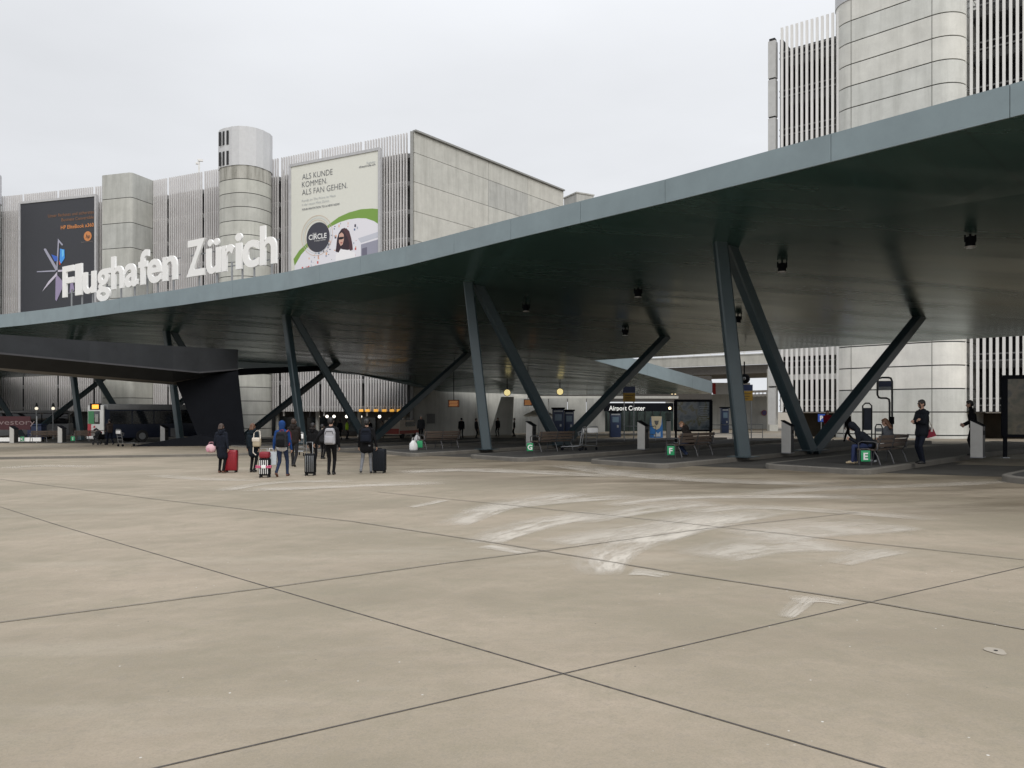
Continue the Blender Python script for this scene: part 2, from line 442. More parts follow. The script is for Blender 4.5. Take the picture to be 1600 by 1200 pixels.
# pale curved tyre streaks on the forecourt
M_chalk = chalk_material()
def streak(px, w0, w1, fade=1.0, dz=.008):
    P = [G(*p) for p in px]; pts = []
    for i in range(len(P) - 1):           # Catmull-Rom
        p0 = P[max(i - 1, 0)]; p1 = P[i]; p2 = P[i + 1]; p3 = P[min(i + 2, len(P) - 1)]
        for k in range(8):
            t = k / 8
            pts.append(.5 * ((2 * p1) + (p2 - p0) * t + (2 * p0 - 5 * p1 + 4 * p2 - p3) * t * t + (3 * p1 - p0 - 3 * p2 + p3) * t ** 3))
    pts.append(P[-1]); n = len(pts)
    vs = []; uv = []; fd = []; L = random.random() * 40
    for i, p in enumerate(pts):
        d = pts[min(i + 1, n - 1)] - pts[max(i - 1, 0)]; d.z = 0; d.normalize(); nr = Vector((-d.y, d.x, 0))
        w = 1.4 * (w0 + (w1 - w0) * i / (n - 1))
        if i: L += (p - pts[i - 1]).length
        for j in range(5):
            q = p + nr * w * (j / 4 - .5); q.z = gz(q.x, q.y) + dz; vs.append(q); uv.append((L, j / 4 * w * 1.0)); 
            t = i / (n - 1); fd.append(fade * min(1, t / .12, (1 - t) / .2) if n > 2 else fade)
    fs = [(i * 5 + j, i * 5 + j + 1, (i + 1) * 5 + j + 1, (i + 1) * 5 + j) for i in range(n - 1) for j in range(4)]
    me = bpy.data.meshes.new('tyre_streak'); me.from_pydata([tuple(v) for v in vs], [], fs)
    ul = me.uv_layers.new(name='UVMap'); 
    vf = [j / 4 for _ in range(n) for j in range(5)]
    for lp in me.loops: ul.data[lp.index].uv = (uv[lp.vertex_index][0], vf[lp.vertex_index])
    at = me.attributes.new('fade', 'FLOAT', 'POINT'); at.data.foreach_set('value', [max(0, f) for f in fd])
    me.materials.append(M_chalk)
    o = bpy.data.objects.new('tyre_streak', me); COL.objects.link(o)
    tag(o, 'pale dried tyre streak curving over the forecourt', None, None, 'structure')
SL = [
 ([(700, 822), (735, 806), (780, 790), (850, 777), (900, 769)], .5, 1.0, .9),
 ([(640, 793), (668, 787), (695, 781)], .2, .3, .9),
 ([(720, 800), (800, 790), (900, 780), (1000, 774)], .5, .9, .8),
 ([(745, 850), (790, 832), (850, 815), (930, 800)], .5, .9, 1),
 ([(934, 900), (936, 880), (955, 858), (1010, 836), (1100, 812), (1210, 792)], .38, 1.2, 1.1),
 ([(860, 850), (910, 840), (980, 828), (1050, 815), (1110, 800)], .7, .9, .8),
 ([(760, 852), (800, 858), (832, 864)], .35, .3, .9),
 ([(985, 893), (1015, 895), (1046, 901)], .35, .2, .9),
 ([(1095, 872), (1150, 855), (1210, 846), (1290, 842)], .7, 1.7, .8),
 ([(1140, 835), (1220, 826), (1330, 820), (1390, 816)], 1.6, 1.2, .7),
 ([(1305, 882), (1340, 870), (1392, 857)], .25, .5, .7),
 ([(1225, 966), (1245, 948), (1260, 932)], .12, .2, .8),
 ([(1235, 938), (1280, 937), (1325, 944)], .25, .15, .75),
 ([(880, 815), (980, 798), (1060, 788), (1120, 785)], .8, 1.0, .8),
 ([(1060, 800), (1160, 792), (1280, 797), (1480, 812)], .6, .5, .7),
 ([(940, 790), (1050, 778), (1200, 775), (1370, 777)], .5, .8, .8),
 ([(1150, 772), (1300, 762), (1450, 758), (1600, 750)], .8, .6, .55),
 ([(340, 768), (400, 757), (470, 752), (560, 752)], .5, .7, .7),
 ([(370, 766), (480, 762), (600, 757), (700, 754)], .7, .8, .8),
 ([(250, 742), (320, 748), (420, 750)], .8, .6, .6),
 ([(0, 732), (60, 728), (170, 729)], .9, .7, .6),
 ([(620, 738), (720, 734), (850, 738), (980, 744)], 1.2, 1.0, .8),
 ([(880, 726), (1000, 742), (1150, 752), (1320, 755)], 1.2, .9, .65),
]
for i, a in enumerate(SL): streak(*a, dz=.005 + .00018 * i)

# iron gully lid with a pale mortar patch, right foreground
gp = G(1556, 1018)
mb = MB(); mb.prism([(gp.x + .065 * math.cos(t) * (1 + .2 * math.sin(3 * t)), gp.y + .09 * math.sin(t)) for t in [k * math.pi / 9 for k in range(18)]], gp.z + .002, gp.z + .006)
mb.box((gp.x, gp.y, gp.z + .008), (.02, .02, .006), .4, 1)
struct('ground_patch', mb, [mat('mortar patch', (.32, .285, .235), .9), M_steeld], 'small pale mortar patch with a dark lid in the forecourt')

# ------------------------------------------------------------------ raised bus stands
DS = Vector((.745, .667, 0))       # direction of the stands
def pavement(T, T1, L, label, name='pavement', d=DS, top=0, rad=.6):
    T = Vector((T.x, T.y, 0)); T1 = Vector((T1.x, T1.y, 0)); d = d.normalized()
    mb = MB(); k = int(L / 2.5)
    # outline: long sides in steps so the slab follows the slope, front corners rounded
    def corner(p, a, b):
        pa = p + (a - p).normalized() * rad; pb = p + (b - p).normalized() * rad
        return [pa.lerp(p, t).lerp(p.lerp(pb, t), t) for t in (0, .25, .5, .75, 1)]
    right = [T + d * (L * i / k) for i in range(1, k + 1)]; left = [T1 + d * (L * i / k) for i in range(1, k + 1)]
    loop = corner(T1, left[0], T) + corner(T, T1, right[0]) + right + left[::-1]
    n = len(loop); c = sum(loop, Vector()) / n
    # inward offset
    ins = []
    for i in range(n):
        a = loop[i - 1]; b = loop[(i + 1) % n]; t = (b - a).normalized(); nr = Vector((-t.y, t.x, 0))
        ins.append(loop[i] + nr * .2)
    zz = lambda p, h: Vector((p.x, p.y, gz(p.x, p.y) + h))
    vs = [zz(p, -.05) for p in loop] + [zz(p, .13) for p in loop] + [zz(p.lerp(q, .1), .15) for p, q in zip(loop, ins)] + [zz(p, .15) for p in ins]
    for r in range(3):
        mb.add(vs, [(r * n + i, r * n + (i + 1) % n, (r + 1) * n + (i + 1) % n, (r + 1) * n + i) for i in range(n)], 0)
    # asphalt top as quads across the strip
    i0 = 10; R_ = ins[i0:i0 + k]; L_ = ins[i0 + k:][::-1]
    front = ins[:10]
    mb.add([zz(p, .15) for p in front], [list(range(10))], 1)
    Ra = [front[9]] + R_; La = [front[0]] + L_
    vs = [zz(p, .15) for p in Ra] + [zz(p, .15) for p in La]; m_ = len(Ra)
    mb.add(vs, [(i, i + 1, m_ + i + 1, m_ + i) for i in range(m_ - 1)], 1)
    struct(name, mb, [M_kerb, M_asph if not top else top], label)
g = lambda px, py: G(px, py)
PAV = [((1790, 777), (1556, 752), 24), ((1355, 743), (1186, 732), 22), ((1036, 733), (915, 724), 22), ((815, 722), (728, 716), 22), ((645, 714), (592, 709), 24)]
for a, b, L in PAV: pavement(g(*a), g(*b), L, 'long raised asphalt bus stand with pale kerb')
T4 = g(645, 714); T5 = g(592, 709)
for i in range(1, 5):
    o = Vector((-5.2 * i, 4.6 * i, 0)); pavement(T4 + o, T5 + o, 22 - i, 'long raised asphalt bus stand with pale kerb', d=Vector((.66, .75, 0)) if i < 3 else Vector((.57, .82, 0)))
# low wide island on the left, in front of the covered ramp
isl = [(-60, 29.5), (-32, 31.5), (-22, 33.4), (-13.6, 34.8), (-11.3, 35.8), (-10.6, 37.2), (-11.4, 39), (-14, 42), (-17, 46), (-22, 52), (-40, 58), (-60, 62)]
mb = MB(); n = len(isl)
den = []
for i in range(n):
    a = Vector((*isl[i], 0)); b = Vector((*isl[(i + 1) % n], 0)); k = max(1, int((b - a).length / 3))
    den += [a.lerp(b, j / k) for j in range(k)]
zz = lambda p, h: Vector((p.x, p.y, gz(p.x, p.y) + h))
n = len(den); cen = Vector((-30, 45, 0))
ins = [p + (cen - p).normalized() * .3 for p in den]
mb.add([zz(p, -.05) for p in den] + [zz(p, .1) for p in den], [(i, (i + 1) % n, n + (i + 1) % n, n + i) for i in range(n)], 0)
mb.add([zz(p, .1) for p in den] + [zz(p, .1) for p in ins], [(i, (i + 1) % n, n + (i + 1) % n, n + i) for i in range(n)], 0)
rings = [[cen.lerp(p, 1 - t) for p in ins] for t in (0, .2, .4, .6, .8)]
for ra, rb in zip(rings[:-1], rings[1:]):
    mb.add([zz(p, .1) for p in ra] + [zz(p, .1) for p in rb], [(i, (i + 1) % n, n + (i + 1) % n, n + i) for i in range(n)], 1)
mb.add([zz(p, .1) for p in rings[-1]], [list(range(n))], 1)
struct('pavement', mb, [M_kerb, M_ground], 'broad low concrete island in front of the covered ramp')

# asphalt lanes between the stands, canopy shade put into their dark colour
mb = MB()
fr = [(24, 10), (17.5, 15.6), (12.5, 19.6), (7.2, 23.8), (2.2, 28.4), (-3.6, 33.4), (-8.4, 37.6), (-14, 44.5), (-20, 50.5), (-30, 57.5), (-55, 67)]
for i in range(len(fr) - 1):
    a = Vector((*fr[i], 0)); b = Vector((*fr[i + 1], 0)); da = Vector((.74, .67, 0)) if i < 5 else Vector((.62, .78, 0)); db = Vector((.74, .67, 0)) if i + 1 < 5 else Vector((.62, .78, 0))
    LN = 21 if i < 5 else 26
    for j in range(8):
        t0, t1 = LN * j / 8, LN * (j + 1) / 8
        q = [a + da * t0, b + db * t0, b + db * t1, a + da * t1]
        mb.add([zz(p, .004) for p in q], [(3, 2, 1, 0)], 0)
struct('road', mb, mat('shaded lane asphalt', (.062, .058, .051), .8, 0, .3, 1.0, .2, 50), 'asphalt bus lanes, coloured darker for the shade under the canopy', recalc=False)

# ================================================================== CANOPY
def E(px, py, H=6.5):      # front edge bottom, H above the eye
    d = H * F / (HZ - py); return W(px, py, d)
def B(px, d, H): return Vector(((px - 800) / F * d, d, CAMZ + H))
# station: column foot xy, normal, front edge point, rear point
ST = [
 dict(b=(28.5, 8.2), n=(.74, .67), f=Vector((22.5, 4.4, CAMZ + 6.5)), r=None, s=21, th=.73),
 dict(b=(17.3, 18.5), n=(.74, .67), f=Vector((13.75, 14.0, CAMZ + 6.5)), r=None, s=21, th=.73),
 dict(b=(12.7, 22.7), n=(.74, .67), f=E(1300, 253.5), r=None, s=21, th=.73),
 dict(b=(8.1, 26.9), n=(.74, .67), f=E(1041, 317.5), r=None, s=21, th=.73),
 dict(b=(3.5, 31.1), n=(.73, .68), f=E(800, 374.5), r=None, s=21, th=.78),
 dict(b=(-1.15, 35.3), n=(.72, .695), f=E(636, 415.5), r=None, s=21, th=.86),
 dict(b=(-8.6, 42.7), n=(.70, .714), f=E(445, 453.5), r=None, s=21, th=.95),
]
ST2 = [
 dict(b=(-8.6, 42.7), n=(.70, .714), f=E(445, 453.5), r=W(1112, 615, 72), th=.95),
 dict(b=(-12.8, 47), n=(.66, .75), f=E(365, 465), r=W(1000, 616, 85), th=.98),
 dict(b=(-17, 50.5), n=(.62, .78), f=E(280, 477.5), r=W(850, 617, 89), th=.98),
 dict(b=(-24.6, 57), n=(.57, .82), f=E(188, 489), r=W(690, 612, 81.3), th=.96),
 dict(b=(-27.5, 59.2), n=(.56, .83), f=E(150, 494.3), r=W(640, 602, 77.2), th=.95),
 dict(b=(-32, 62.5), n=(.53, .85), f=E(100, 501), r=W(560, 586, 75), th=.95),
 dict(b=(-37, 66), n=(.5, .86), f=E(41, 508), r=W(480, 578, 73), th=1.0),
 dict(b=(-43, 69.5), n=(.48, .88), f=E(0, 512), r=W(353, 575, 73.5), th=1.0),
 dict(b=(-54, 76), n=(.45, .89), f=Vector((-52, 66, CAMZ + 6.5)), r=Vector((-50, 84, CAMZ + 5.1)), th=1.0),
 dict(b=(-78, 90), n=(.45, .89), f=Vector((-76, 80, CAMZ + 6.5)), r=Vector((-74, 98, CAMZ + 5.1)), th=1.0),
]
def HS(s): return 6.05 - .105 * s
for st in ST + ST2:
    b = Vector((*st['b'], 0)); nn = Vector((*st['n'], 0)).normalized()
    st['row'] = [st['f'], Vector((b.x, b.y, CAMZ + HS(0)))]
    B_ = b + nn * 15.2; st['row'].append(Vector((B_.x, B_.y, CAMZ + HS(15.2))))
    if st['r'] is None: q = b + nn * st['s']; st['r'] = Vector((q.x, q.y, CAMZ + HS(st['s'])))
    st['row'].append(st['r'])
st = ST2[0]; st['row'] = st['row'][:3] + [ST[-1]['r'], st['r']]
for st in ST2[1:]:
    r = st['row']; st['row'] = r[:3] + [r[2].lerp(r[3], .3), r[3]]
CAN = thing('bus_station_canopy', 'huge dark grey flat canopy with blue grey fascia on slanting struts', 'canopy', (8.1, 26.9, gz(8.1, 26.9)))
sv = []; sf = []; 
def patch(sts):
    k = len(sts[0]['row']); o = len(sv)
    for st in sts: sv.extend(st['row'])
    for i in range(len(sts) - 1):
        for j in range(k - 1): sf.append((o + i * k + j, o + (i + 1) * k + j, o + (i + 1) * k + j + 1, o + i * k + j + 1))
patch(ST); patch(ST2)
BVH = BVHTree.FromPolygons(sv, sf)
mb = MB(); mb.add(sv, sf)
mb.build('soffit', M_soffit, CAN, True, recalc=False)
# roof deck above (a second skin), rear and notch edges
mb = MB()
up = lambda p, t: Vector((p.x, p.y, p.z + t))
for sts in (ST, ST2):
    k = len(sts[0]['row']); o = [up(p, st['th'] - .02) for st in sts for p in st['row']]
    mb.add(o, [(i * k + j, i * k + j + 1, (i + 1) * k + j + 1, (i + 1) * k + j) for i in range(len(sts) - 1) for j in range(k - 1)])
mb.build('roof_deck', M_roof, CAN, True, recalc=False)
# fascia boards with open seams
def fascia(p0, p1, t0, t1, mb, out):
    n = max(1, int((p1 - p0).length / 3.2)); d = (p1 - p0).normalized()
    for i in range(n):
        a = p0.lerp(p1, i / n) + d * .007; b = p0.lerp(p1, (i + 1) / n) - d * .007
        ta = t0 + (t1 - t0) * i / n; tb = t0 + (t1 - t0) * (i + 1) / n
        q = [a, b, up(b, tb), up(a, ta)]
        mb.slab(q, out * .06, 0)
def edge_chain(pts, ths, name, mt=None):
    mb = MB()
    for i in range(len(pts) - 1):
        d = pts[i + 1] - pts[i]; out = Vector((d.y, -d.x, 0)).normalized()
        if name == 'fascia' and out.y > 0: out = -out
        fascia(pts[i], pts[i + 1], ths[i], ths[i + 1], mb, out)
    return mb
fp = [s_['f'] for s_ in ST[:-1]] + [s_['f'] for s_ in ST2]; ft = [s_['th'] for s_ in ST[:-1]] + [s_['th'] for s_ in ST2]
edge_chain(fp, ft, 'fascia').build('fascia', M_fascia, CAN, True)
# rear edges
rp = [s_['r'] for s_ in ST]; mbr = MB()
for i in range(len(rp) - 1): fascia(rp[i], rp[i + 1], .74, .74, mbr, Vector((.74, .67, 0)))
a = ST[-1]['r']; b = ST2[0]['r']
fascia(a, b, 1.0, 1.15, mbr, Vector((.75, -.66, 0)))
rp = [s_['r'] for s_ in ST2]
for i in range(len(rp) - 1): fascia(rp[i], rp[i + 1], .9, .9, mbr, Vector((.4, .9, 0)))
mbr.build('rear_fascia', M_fascia, CAN, True)
def soffit_at(px, py):
    o = Vector((0, 0, CAMZ)); d = (W(px, py, 1) - o).normalized()
    h = BVH.ray_cast(o, d); return h[0]
def soffit_above(x, y):
    h = BVH.ray_cast(Vector((x, y, 0)), Vector((0, 0, 1))); return h[0].z if h[0] else CAMZ + 6
# struts
def strut(a, b, name='strut', w=.42, h=.46):
    mb = MB(); mb.beam(a, b, w, h, 0, cham=.05); mb.build(name, M_strut, CAN, True)
def zs(x, y): return gz(x, y) + .14
FR = [  # foot, normal, lean of column top along the edge, top pixel of the rear strut (x, depth)
 ((17.3, 18.5), (.74, .67), (-.67, .74), .9, None),
 ((8.1, 26.9), (.74, .67), (-.67, .74), .95, (1440, 36.9)),
 ((-1.15, 35.3), (.72, .695), (-.69, .72), 1.35, (1043, 46.5)),
 ((-12.8, 47), (.66, .75), (-.75, .66), 1.9, (735, 59.3)),
 ((-24.6, 57), (.57, .82), (-.82, .57), 1.9, (530, 70.3)),
 ((-37, 66), (.5, .86), (-.86, .5), 1.9, None),
 ((-52, 74), (.45, .89), (-.89, .45), 1.9, None),
]
for f, nn, e, ln, bt in FR:
    f = Vector((*f, 0)); nn = Vector((*nn, 0)).normalized(); e = Vector((*e, 0)).normalized()
    top = f + e * ln; top.z = soffit_above(top.x, top.y) + .2
    foot = Vector((f.x, f.y, zs(f.x, f.y)))
    strut(foot, top, 'column')
    m1 = MB(); m1.box((foot.x, foot.y, foot.z + .025), (.8, .8, .03), math.atan2(nn.y, nn.x)); m1.build('base_plate', M_strut, CAN, True)
    fb = f + nn * 5.0; fb.z = zs(fb.x, fb.y)
    ta = top + nn * .5 + Vector((0, 0, 0)); ta.z = soffit_above(ta.x, ta.y) + .2
    strut(fb + (ta - fb).normalized() * .0 - nn * .12, ta)
    if bt: tb = on(bt[0], bt[1])
    else: tb = f + nn * 15.2 + e * .4
    tb = Vector((tb.x, tb.y, 0)); tb.z = soffit_above(tb.x, tb.y) + .2
    strut(fb + nn * .12, tb)
    m1 = MB(); m1.box((fb.x, fb.y, fb.z + .025), (1.3, .8, .03), math.atan2(nn.y, nn.x)); m1.build('base_plate', M_strut, CAN, True)
# steel foot plates would not show; hanging downlights on the soffit
DL = [(1516, 366, 'right of the right-hand strut, nearest the camera'), (1222, 408, 'between the two right-hand struts'), (1153, 492, 'just right of the big right column, low'),
      (997, 450, 'above the folded middle strut'), (977, 513, 'lowest over the kiosks, left of the folded strut'), (822, 474, 'farthest left, near the middle column')]
l0 = None
for px, py, lb in DL:
    p = soffit_at(px, py)
    lab = 'black cylinder downlight under canopy, ' + lb
    if l0 is None:
        l0 = thing('ceiling_light', lab, 'light', p, 0, 'downlights hanging under the canopy')
        m1 = MB(); m1.cyl((0, 0, .05), (0, 0, -.08), .035, 0, 8); m1.build('stem', M_black, l0)
        m1 = MB(); m1.tube([(0, 0, -.06), (0, 0, -.09), (0, 0, -.40)], [.05, .14, .15], 0, 14); m1.build('housing', M_black, l0)
        m1 = MB(); m1.tube([(0, 0, -.40), (0, 0, -.43)], [.165, .165], 0, 14); m1.build('rim', M_steel, l0)
        m1 = MB(); m1.tube([(0, 0, -.431), (0, 0, -.44)], [.13, .12], 0, 14); m1.build('lens', mat('lamp lens', (.3, .3, .3), .2), l0)
        m1 = MB(); m1.beam((-.17, 0, -.02), (-.17, 0, -.25), .02, .05); m1.beam((.17, 0, -.02), (.17, 0, -.25), .02, .05); each(m1, 'bracket', M_black, l0)
    else: dup(l0, p, 0, lab)

# ------------------------------------------------------------------ the big white letters on the roof
p0 = W(97, 462, 55.6); p1 = W(432, 408, 42.6)
p0.z = p1.z = CAMZ + 8.3
xd = (p1 - p0).normalized(); zd = Vector((0, 0, 1)); nd = xd.cross(zd)
SIGN = thing('roof_sign', 'giant white three-dimensional airport name letters standing on the canopy edge', 'sign', p0)
M_let = mat('letter white enamel', (.86, .86, .85), .4, 0, .02)
def along(px):     # distance along the sign line seen at a pixel column
    k = (px - 800) / F
    return (k * p0.y - p0.x) / (xd.x - k * xd.y)
LET = [('F', 98.7, 115.8), ('l', 118.6, 128.8), ('u', 130.5, 150), ('g', 151.9, 173), ('h', 174.8, 194), ('a', 196, 215.6), ('f', 217.3, 233.5), ('e', 231, 253), ('n', 255, 277.6),
       ('Z', 292.5, 321), ('ü', 323, 345.5), ('r', 348, 367), ('i', 368.8, 379), ('c', 380, 405), ('h', 407.3, 432.5)]
for ch, a, b in LET:
    m1 = MB(); s0, s1 = along(a), along(b)
    text(m1, ch, p0 + xd * s0, xd, zd, height=2.22, width=s1 - s0, bold=.024, depth=.12)
    m1.build('letter', M_let, SIGN, True, recalc=False)
m1 = MB()
for ch, a, b in LET:
    q = p0 + xd * along((a * .5 + b * .5)) - nd * .22
    zb = soffit_above(q.x, q.y) + .9
    m1.beam((q.x, q.y, zb - .3), (q.x, q.y, p0.z + .5), .09, .09)
each(m1, 'post', M_galv, SIGN, True)
m1 = MB()
for z in (.25, 1.3):
    m1.beam(p0 + xd * along(99) - nd * .22 + zd * z, p0 + xd * along(277) - nd * .22 + zd * z, .06, .06)
    m1.beam(p0 + xd * along(293) - nd * .22 + zd * z, p0 + xd * along(431) - nd * .22 + zd * z, .06, .06)
each(m1, 'rail', M_galv, SIGN, True)

# ------------------------------------------------------------------ black covered ramp on the left
RAMP = thing('covered_ramp', 'black folded steel covered ramp with slanting pier under the canopy', 'ramp', on(345, 48))
bk = Vector((-.37, .93, 0)) * 5.5
secs = []
def dep(px): return 38.6 + (48 - 38.6) * px / 372
for px, yf, yu in ((-220, 524, 548), (0, 552, 575), (140, 565.5, 586.5), (270, 578, 597), (312, 582, 590), (372, 577, 580)):
    d = dep(px); topy = HZ - 3.88 * F / d
    secs.append([W(px, topy, d), W(px, yf, d - .15), W(px, yu, d + .9)])
m1 = MB(); m2 = MB(); m3 = MB()
for s0, s1 in zip(secs[:-1], secs[1:]):
    m1.add([s0[0], s1[0], s1[1], s0[1]], [(0, 1, 2, 3)]); m1.add([s0[1], s1[1], s1[2], s0[2]], [(0, 1, 2, 3)])
    m3.beam(s0[1] + Vector((0, -.02, 0)), s1[1] + Vector((0, -.02, 0)), .06, .09)
    m2.add([s0[2], s1[2], s1[2] + bk, s0[2] + bk], [(0, 1, 2, 3)]); m1.add([s0[0], s1[0], s1[0] + bk, s0[0] + bk], [(0, 1, 2, 3)])
    m1.add([s0[0] + bk, s1[0] + bk, s1[2] + bk, s0[2] + bk], [(0, 1, 2, 3)])
e_ = secs[-1]; m1.add([e_[0], e_[1], e_[2], e_[2] + bk, e_[0] + bk], [(0, 1, 2, 3, 4)])
e_ = secs[0]; m1.add([e_[0], e_[1], e_[2], e_[2] + bk, e_[0] + bk], [(0, 1, 2, 3, 4)])
m1.build('shell', mat('ramp shell charcoal', (.021, .023, .026), .6, 0, .25, .8, spec=.3), RAMP, True, recalc=False); m3.build('fold_strip', M_blackfold, RAMP, True)
m2.build('underside', mat('ramp underside panel', (.11, .10, .09), .6, 0, .15), RAMP, True, recalc=False)
m1 = MB()
for d in (47.6,):
    q = [W(275, 597.5, d), W(312, 589.5, d), W(372, 579.5, d - .1), W(384, 695, d - .1), W(313, 692, d)]
    m1.slab(q, Vector((-1.25, 3.0, 0)))
m1.build('pier', M_black, RAMP, True)  # blacker than the shell: shade under the ramp is put into its colour
m1 = MB(); d = 45.5
m1.slab([W(203, 699, d), W(205, 697, d), W(312, 679, d), W(350, 690, d), W(386, 694, d), W(386, 697, d)], Vector((.2, 1.2, 0)))
m1.build('kerb_wall', M_black, RAMP, True)
m1 = MB(); m1.beam(W(370, 581.5, 49), W(508, 575, 62), .35, .42); m1.build('edge_beam', M_black, RAMP, True)
# ================================================================== BUILDINGS
HT = 28.6
V2 = lambda p: Vector((p[0], p[1], 0))
Z = lambda h: CAMZ + h
GL = [V2(p) for p in ((-10.5, 78.7), (-26.2, 86.7), (-44.4, 95.1), (-66.4, 101.8), (-95, 108.5))]
def poly_at(P, s):
    for a, b in zip(P[:-1], P[1:]):
        L = (b - a).length
        if s <= L or b is P[-1]: d = (b - a) / L; return a + d * s, d
        s -= L
def outn(d):            # outward (towards the camera side) normal
    n = Vector((d.y, -d.x, 0)).normalized(); return n if n.y < 0 else -n
def screen(P, s0, s1, pitch, name, parent, mt, wid=.1, dep_=.2, z0=0.0, z1=HT, rails=True, zrail=2.9):
    m1 = MB(); m2 = MB(); s = s0
    while s <= s1 + 1e-6:
        p, d = poly_at(P, s); n = outn(d)
        m1.box((p.x - n.x * 0, p.y, (Z(z0) + Z(z1)) / 2), (wid, dep_, z1 - z0), math.atan2(d.y, d.x), 0)
        s += pitch
    o = m1.build(name, mt, parent, True)
    if rails:
        a, d = poly_at(P, s0); b, _ = poly_at(P, s1); n = outn(d); h = z0 + .5
        while h < z1:
            m2.beam(Vector((a.x, a.y, Z(h))) - n * .22, Vector((b.x, b.y, Z(h))) - n * .22, .08, .1); h += zrail
        m2.build('rail', mt, o, True)
    return o
GAR = thing('parking_garage', 'long curved parking garage behind the white roof letters, fronted by grey slats', 'building', on(640, 84))
s = .25; 
while s < 88:
    screen(GL, s + .1, s + 5.35, .35, 'slat_screen', GAR, M_slat); s += 5.85
# white gap posts between the panels
m1 = MB(); s = 0.05
while s < 88:
    p, d = poly_at(GL, s + 5.75); n = outn(d)
    m1.beam(Vector((p.x, p.y, Z(-.5))) - n * .5, Vector((p.x, p.y, Z(HT - 1.2))) - n * .5, .16, .16); s += 5.85
each(m1, 'mullion', M_slatw, GAR, True)
# deck edges, and a dark sheet standing in for shade inside the decks
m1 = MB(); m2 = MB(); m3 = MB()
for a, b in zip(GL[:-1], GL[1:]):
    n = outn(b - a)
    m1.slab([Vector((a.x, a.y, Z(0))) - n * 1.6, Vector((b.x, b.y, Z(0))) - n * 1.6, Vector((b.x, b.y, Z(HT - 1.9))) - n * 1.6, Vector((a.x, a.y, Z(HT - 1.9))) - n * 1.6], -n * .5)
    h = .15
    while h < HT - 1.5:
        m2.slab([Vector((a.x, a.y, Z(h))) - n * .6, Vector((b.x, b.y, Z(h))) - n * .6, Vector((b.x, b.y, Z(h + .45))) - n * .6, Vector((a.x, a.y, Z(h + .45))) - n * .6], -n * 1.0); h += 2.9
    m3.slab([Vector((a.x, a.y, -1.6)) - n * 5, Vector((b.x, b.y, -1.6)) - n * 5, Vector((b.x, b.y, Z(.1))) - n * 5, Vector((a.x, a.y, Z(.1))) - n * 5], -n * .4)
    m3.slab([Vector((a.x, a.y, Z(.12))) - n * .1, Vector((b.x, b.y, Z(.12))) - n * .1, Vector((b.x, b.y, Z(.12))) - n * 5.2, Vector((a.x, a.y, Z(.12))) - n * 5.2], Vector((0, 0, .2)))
m1.build('shade_backing', M_back, GAR, True); m2.build('deck_edge', M_rail, GAR, True)
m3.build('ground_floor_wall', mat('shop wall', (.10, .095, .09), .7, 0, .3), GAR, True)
# ground floor: columns, lit shop windows, pale beam
m1 = MB(); m2 = MB(); s = 1.5; m4 = MB()
while s < 60:
    p, d = poly_at(GL, s); n = outn(d); q = p - n * 1.2
    m1.cyl((q.x, q.y, gz(q.x, q.y) - .2), (q.x, q.y, Z(.1)), .22, 0, 12)
    p2, d2 = poly_at(GL, s + 5.0)
    a = p - n * 4.9 + d * .6; b = p2 - n * 4.9 - d2 * .3
    m2.slab([Vector((a.x, a.y, -.4)), Vector((b.x, b.y, -.4)), Vector((b.x, b.y, 1.2)), Vector((a.x, a.y, 1.2))], n * .1)
    s += 5.85
each(m1, 'pillar', M_conc[1], GAR, True)
each(m2, 'shop_window', mat('shop glass', (.06, .075, .085), .12, 0, .6, .6), GAR, True)
# end wall of big precast panels
EA = V2((-10.0, 78.5)); EB = V2((6.7, 99.8)); ed = (EB - EA).normalized(); en = Vector((ed.y, -ed.x, 0))
EL = (EB - EA).length
def panels(o, d, L, n, splits, heights, mats, parent, name, thick=.25, gap=.05, seed=1):
    rnd = random.Random(seed); ms = MB()
    h0 = heights[0]
    for h1 in heights[1:]:
        xs_ = [0] + splits + [L]
        for a, b in zip(xs_[:-1], xs_[1:]):
            q = [o + d * (a + gap / 2), o + d * (b - gap / 2)]
            p = [Vector((q[0].x, q[0].y, h0 + gap / 2)), Vector((q[1].x, q[1].y, h0 + gap / 2)), Vector((q[1].x, q[1].y, h1 - gap / 2)), Vector((q[0].x, q[0].y, h1 - gap / 2))]
            ms.slab(p, -n * thick, rnd.randrange(len(mats)))
        h0 = h1
    return ms.build(name, mats, parent, True)
spl = []
for px in (763, 825):
    k = (px - 800) / F; t = (k * EA.y - EA.x) / (ed.x - k * ed.y); spl.append(t)
hs = [-1.5] + [Z(h) for h in (2.5, 5.5, 8.5, 11.5, 14.5, 17.5, 20.5, 23.5, 26.5, HT)]
panels(EA, ed, EL, en, spl, hs, M_conc, GAR, 'end_wall')
m1 = MB(); m1.slab([Vector((EA.x, EA.y, -1.5)) - en * .2 + ed * .3, Vector((EB.x, EB.y, -1.5)) - en * .2, Vector((EB.x, EB.y, Z(HT - .1))) - en * .2, Vector((EA.x, EA.y, Z(HT - .1))) - en * .2 + ed * .3], -en * .5)
m1.build('joint_backing', M_dark, GAR, True)
m1 = MB(); m1.beam(Vector((EA.x, EA.y, Z(HT + .1))), Vector((EB.x, EB.y, Z(HT + .1))), .5, .18)
for px in (0, 1):
    pass
m1.beam(Vector((EA.x, EA.y, -1.4)) + Vector((-.25, .05, 0)), Vector((EA.x, EA.y, Z(HT + .02))) + Vector((-.25, .05, 0)), .3, .3)
m1.build('coping', mat('dark coping', (.26, .26, .25), .6), GAR, True)
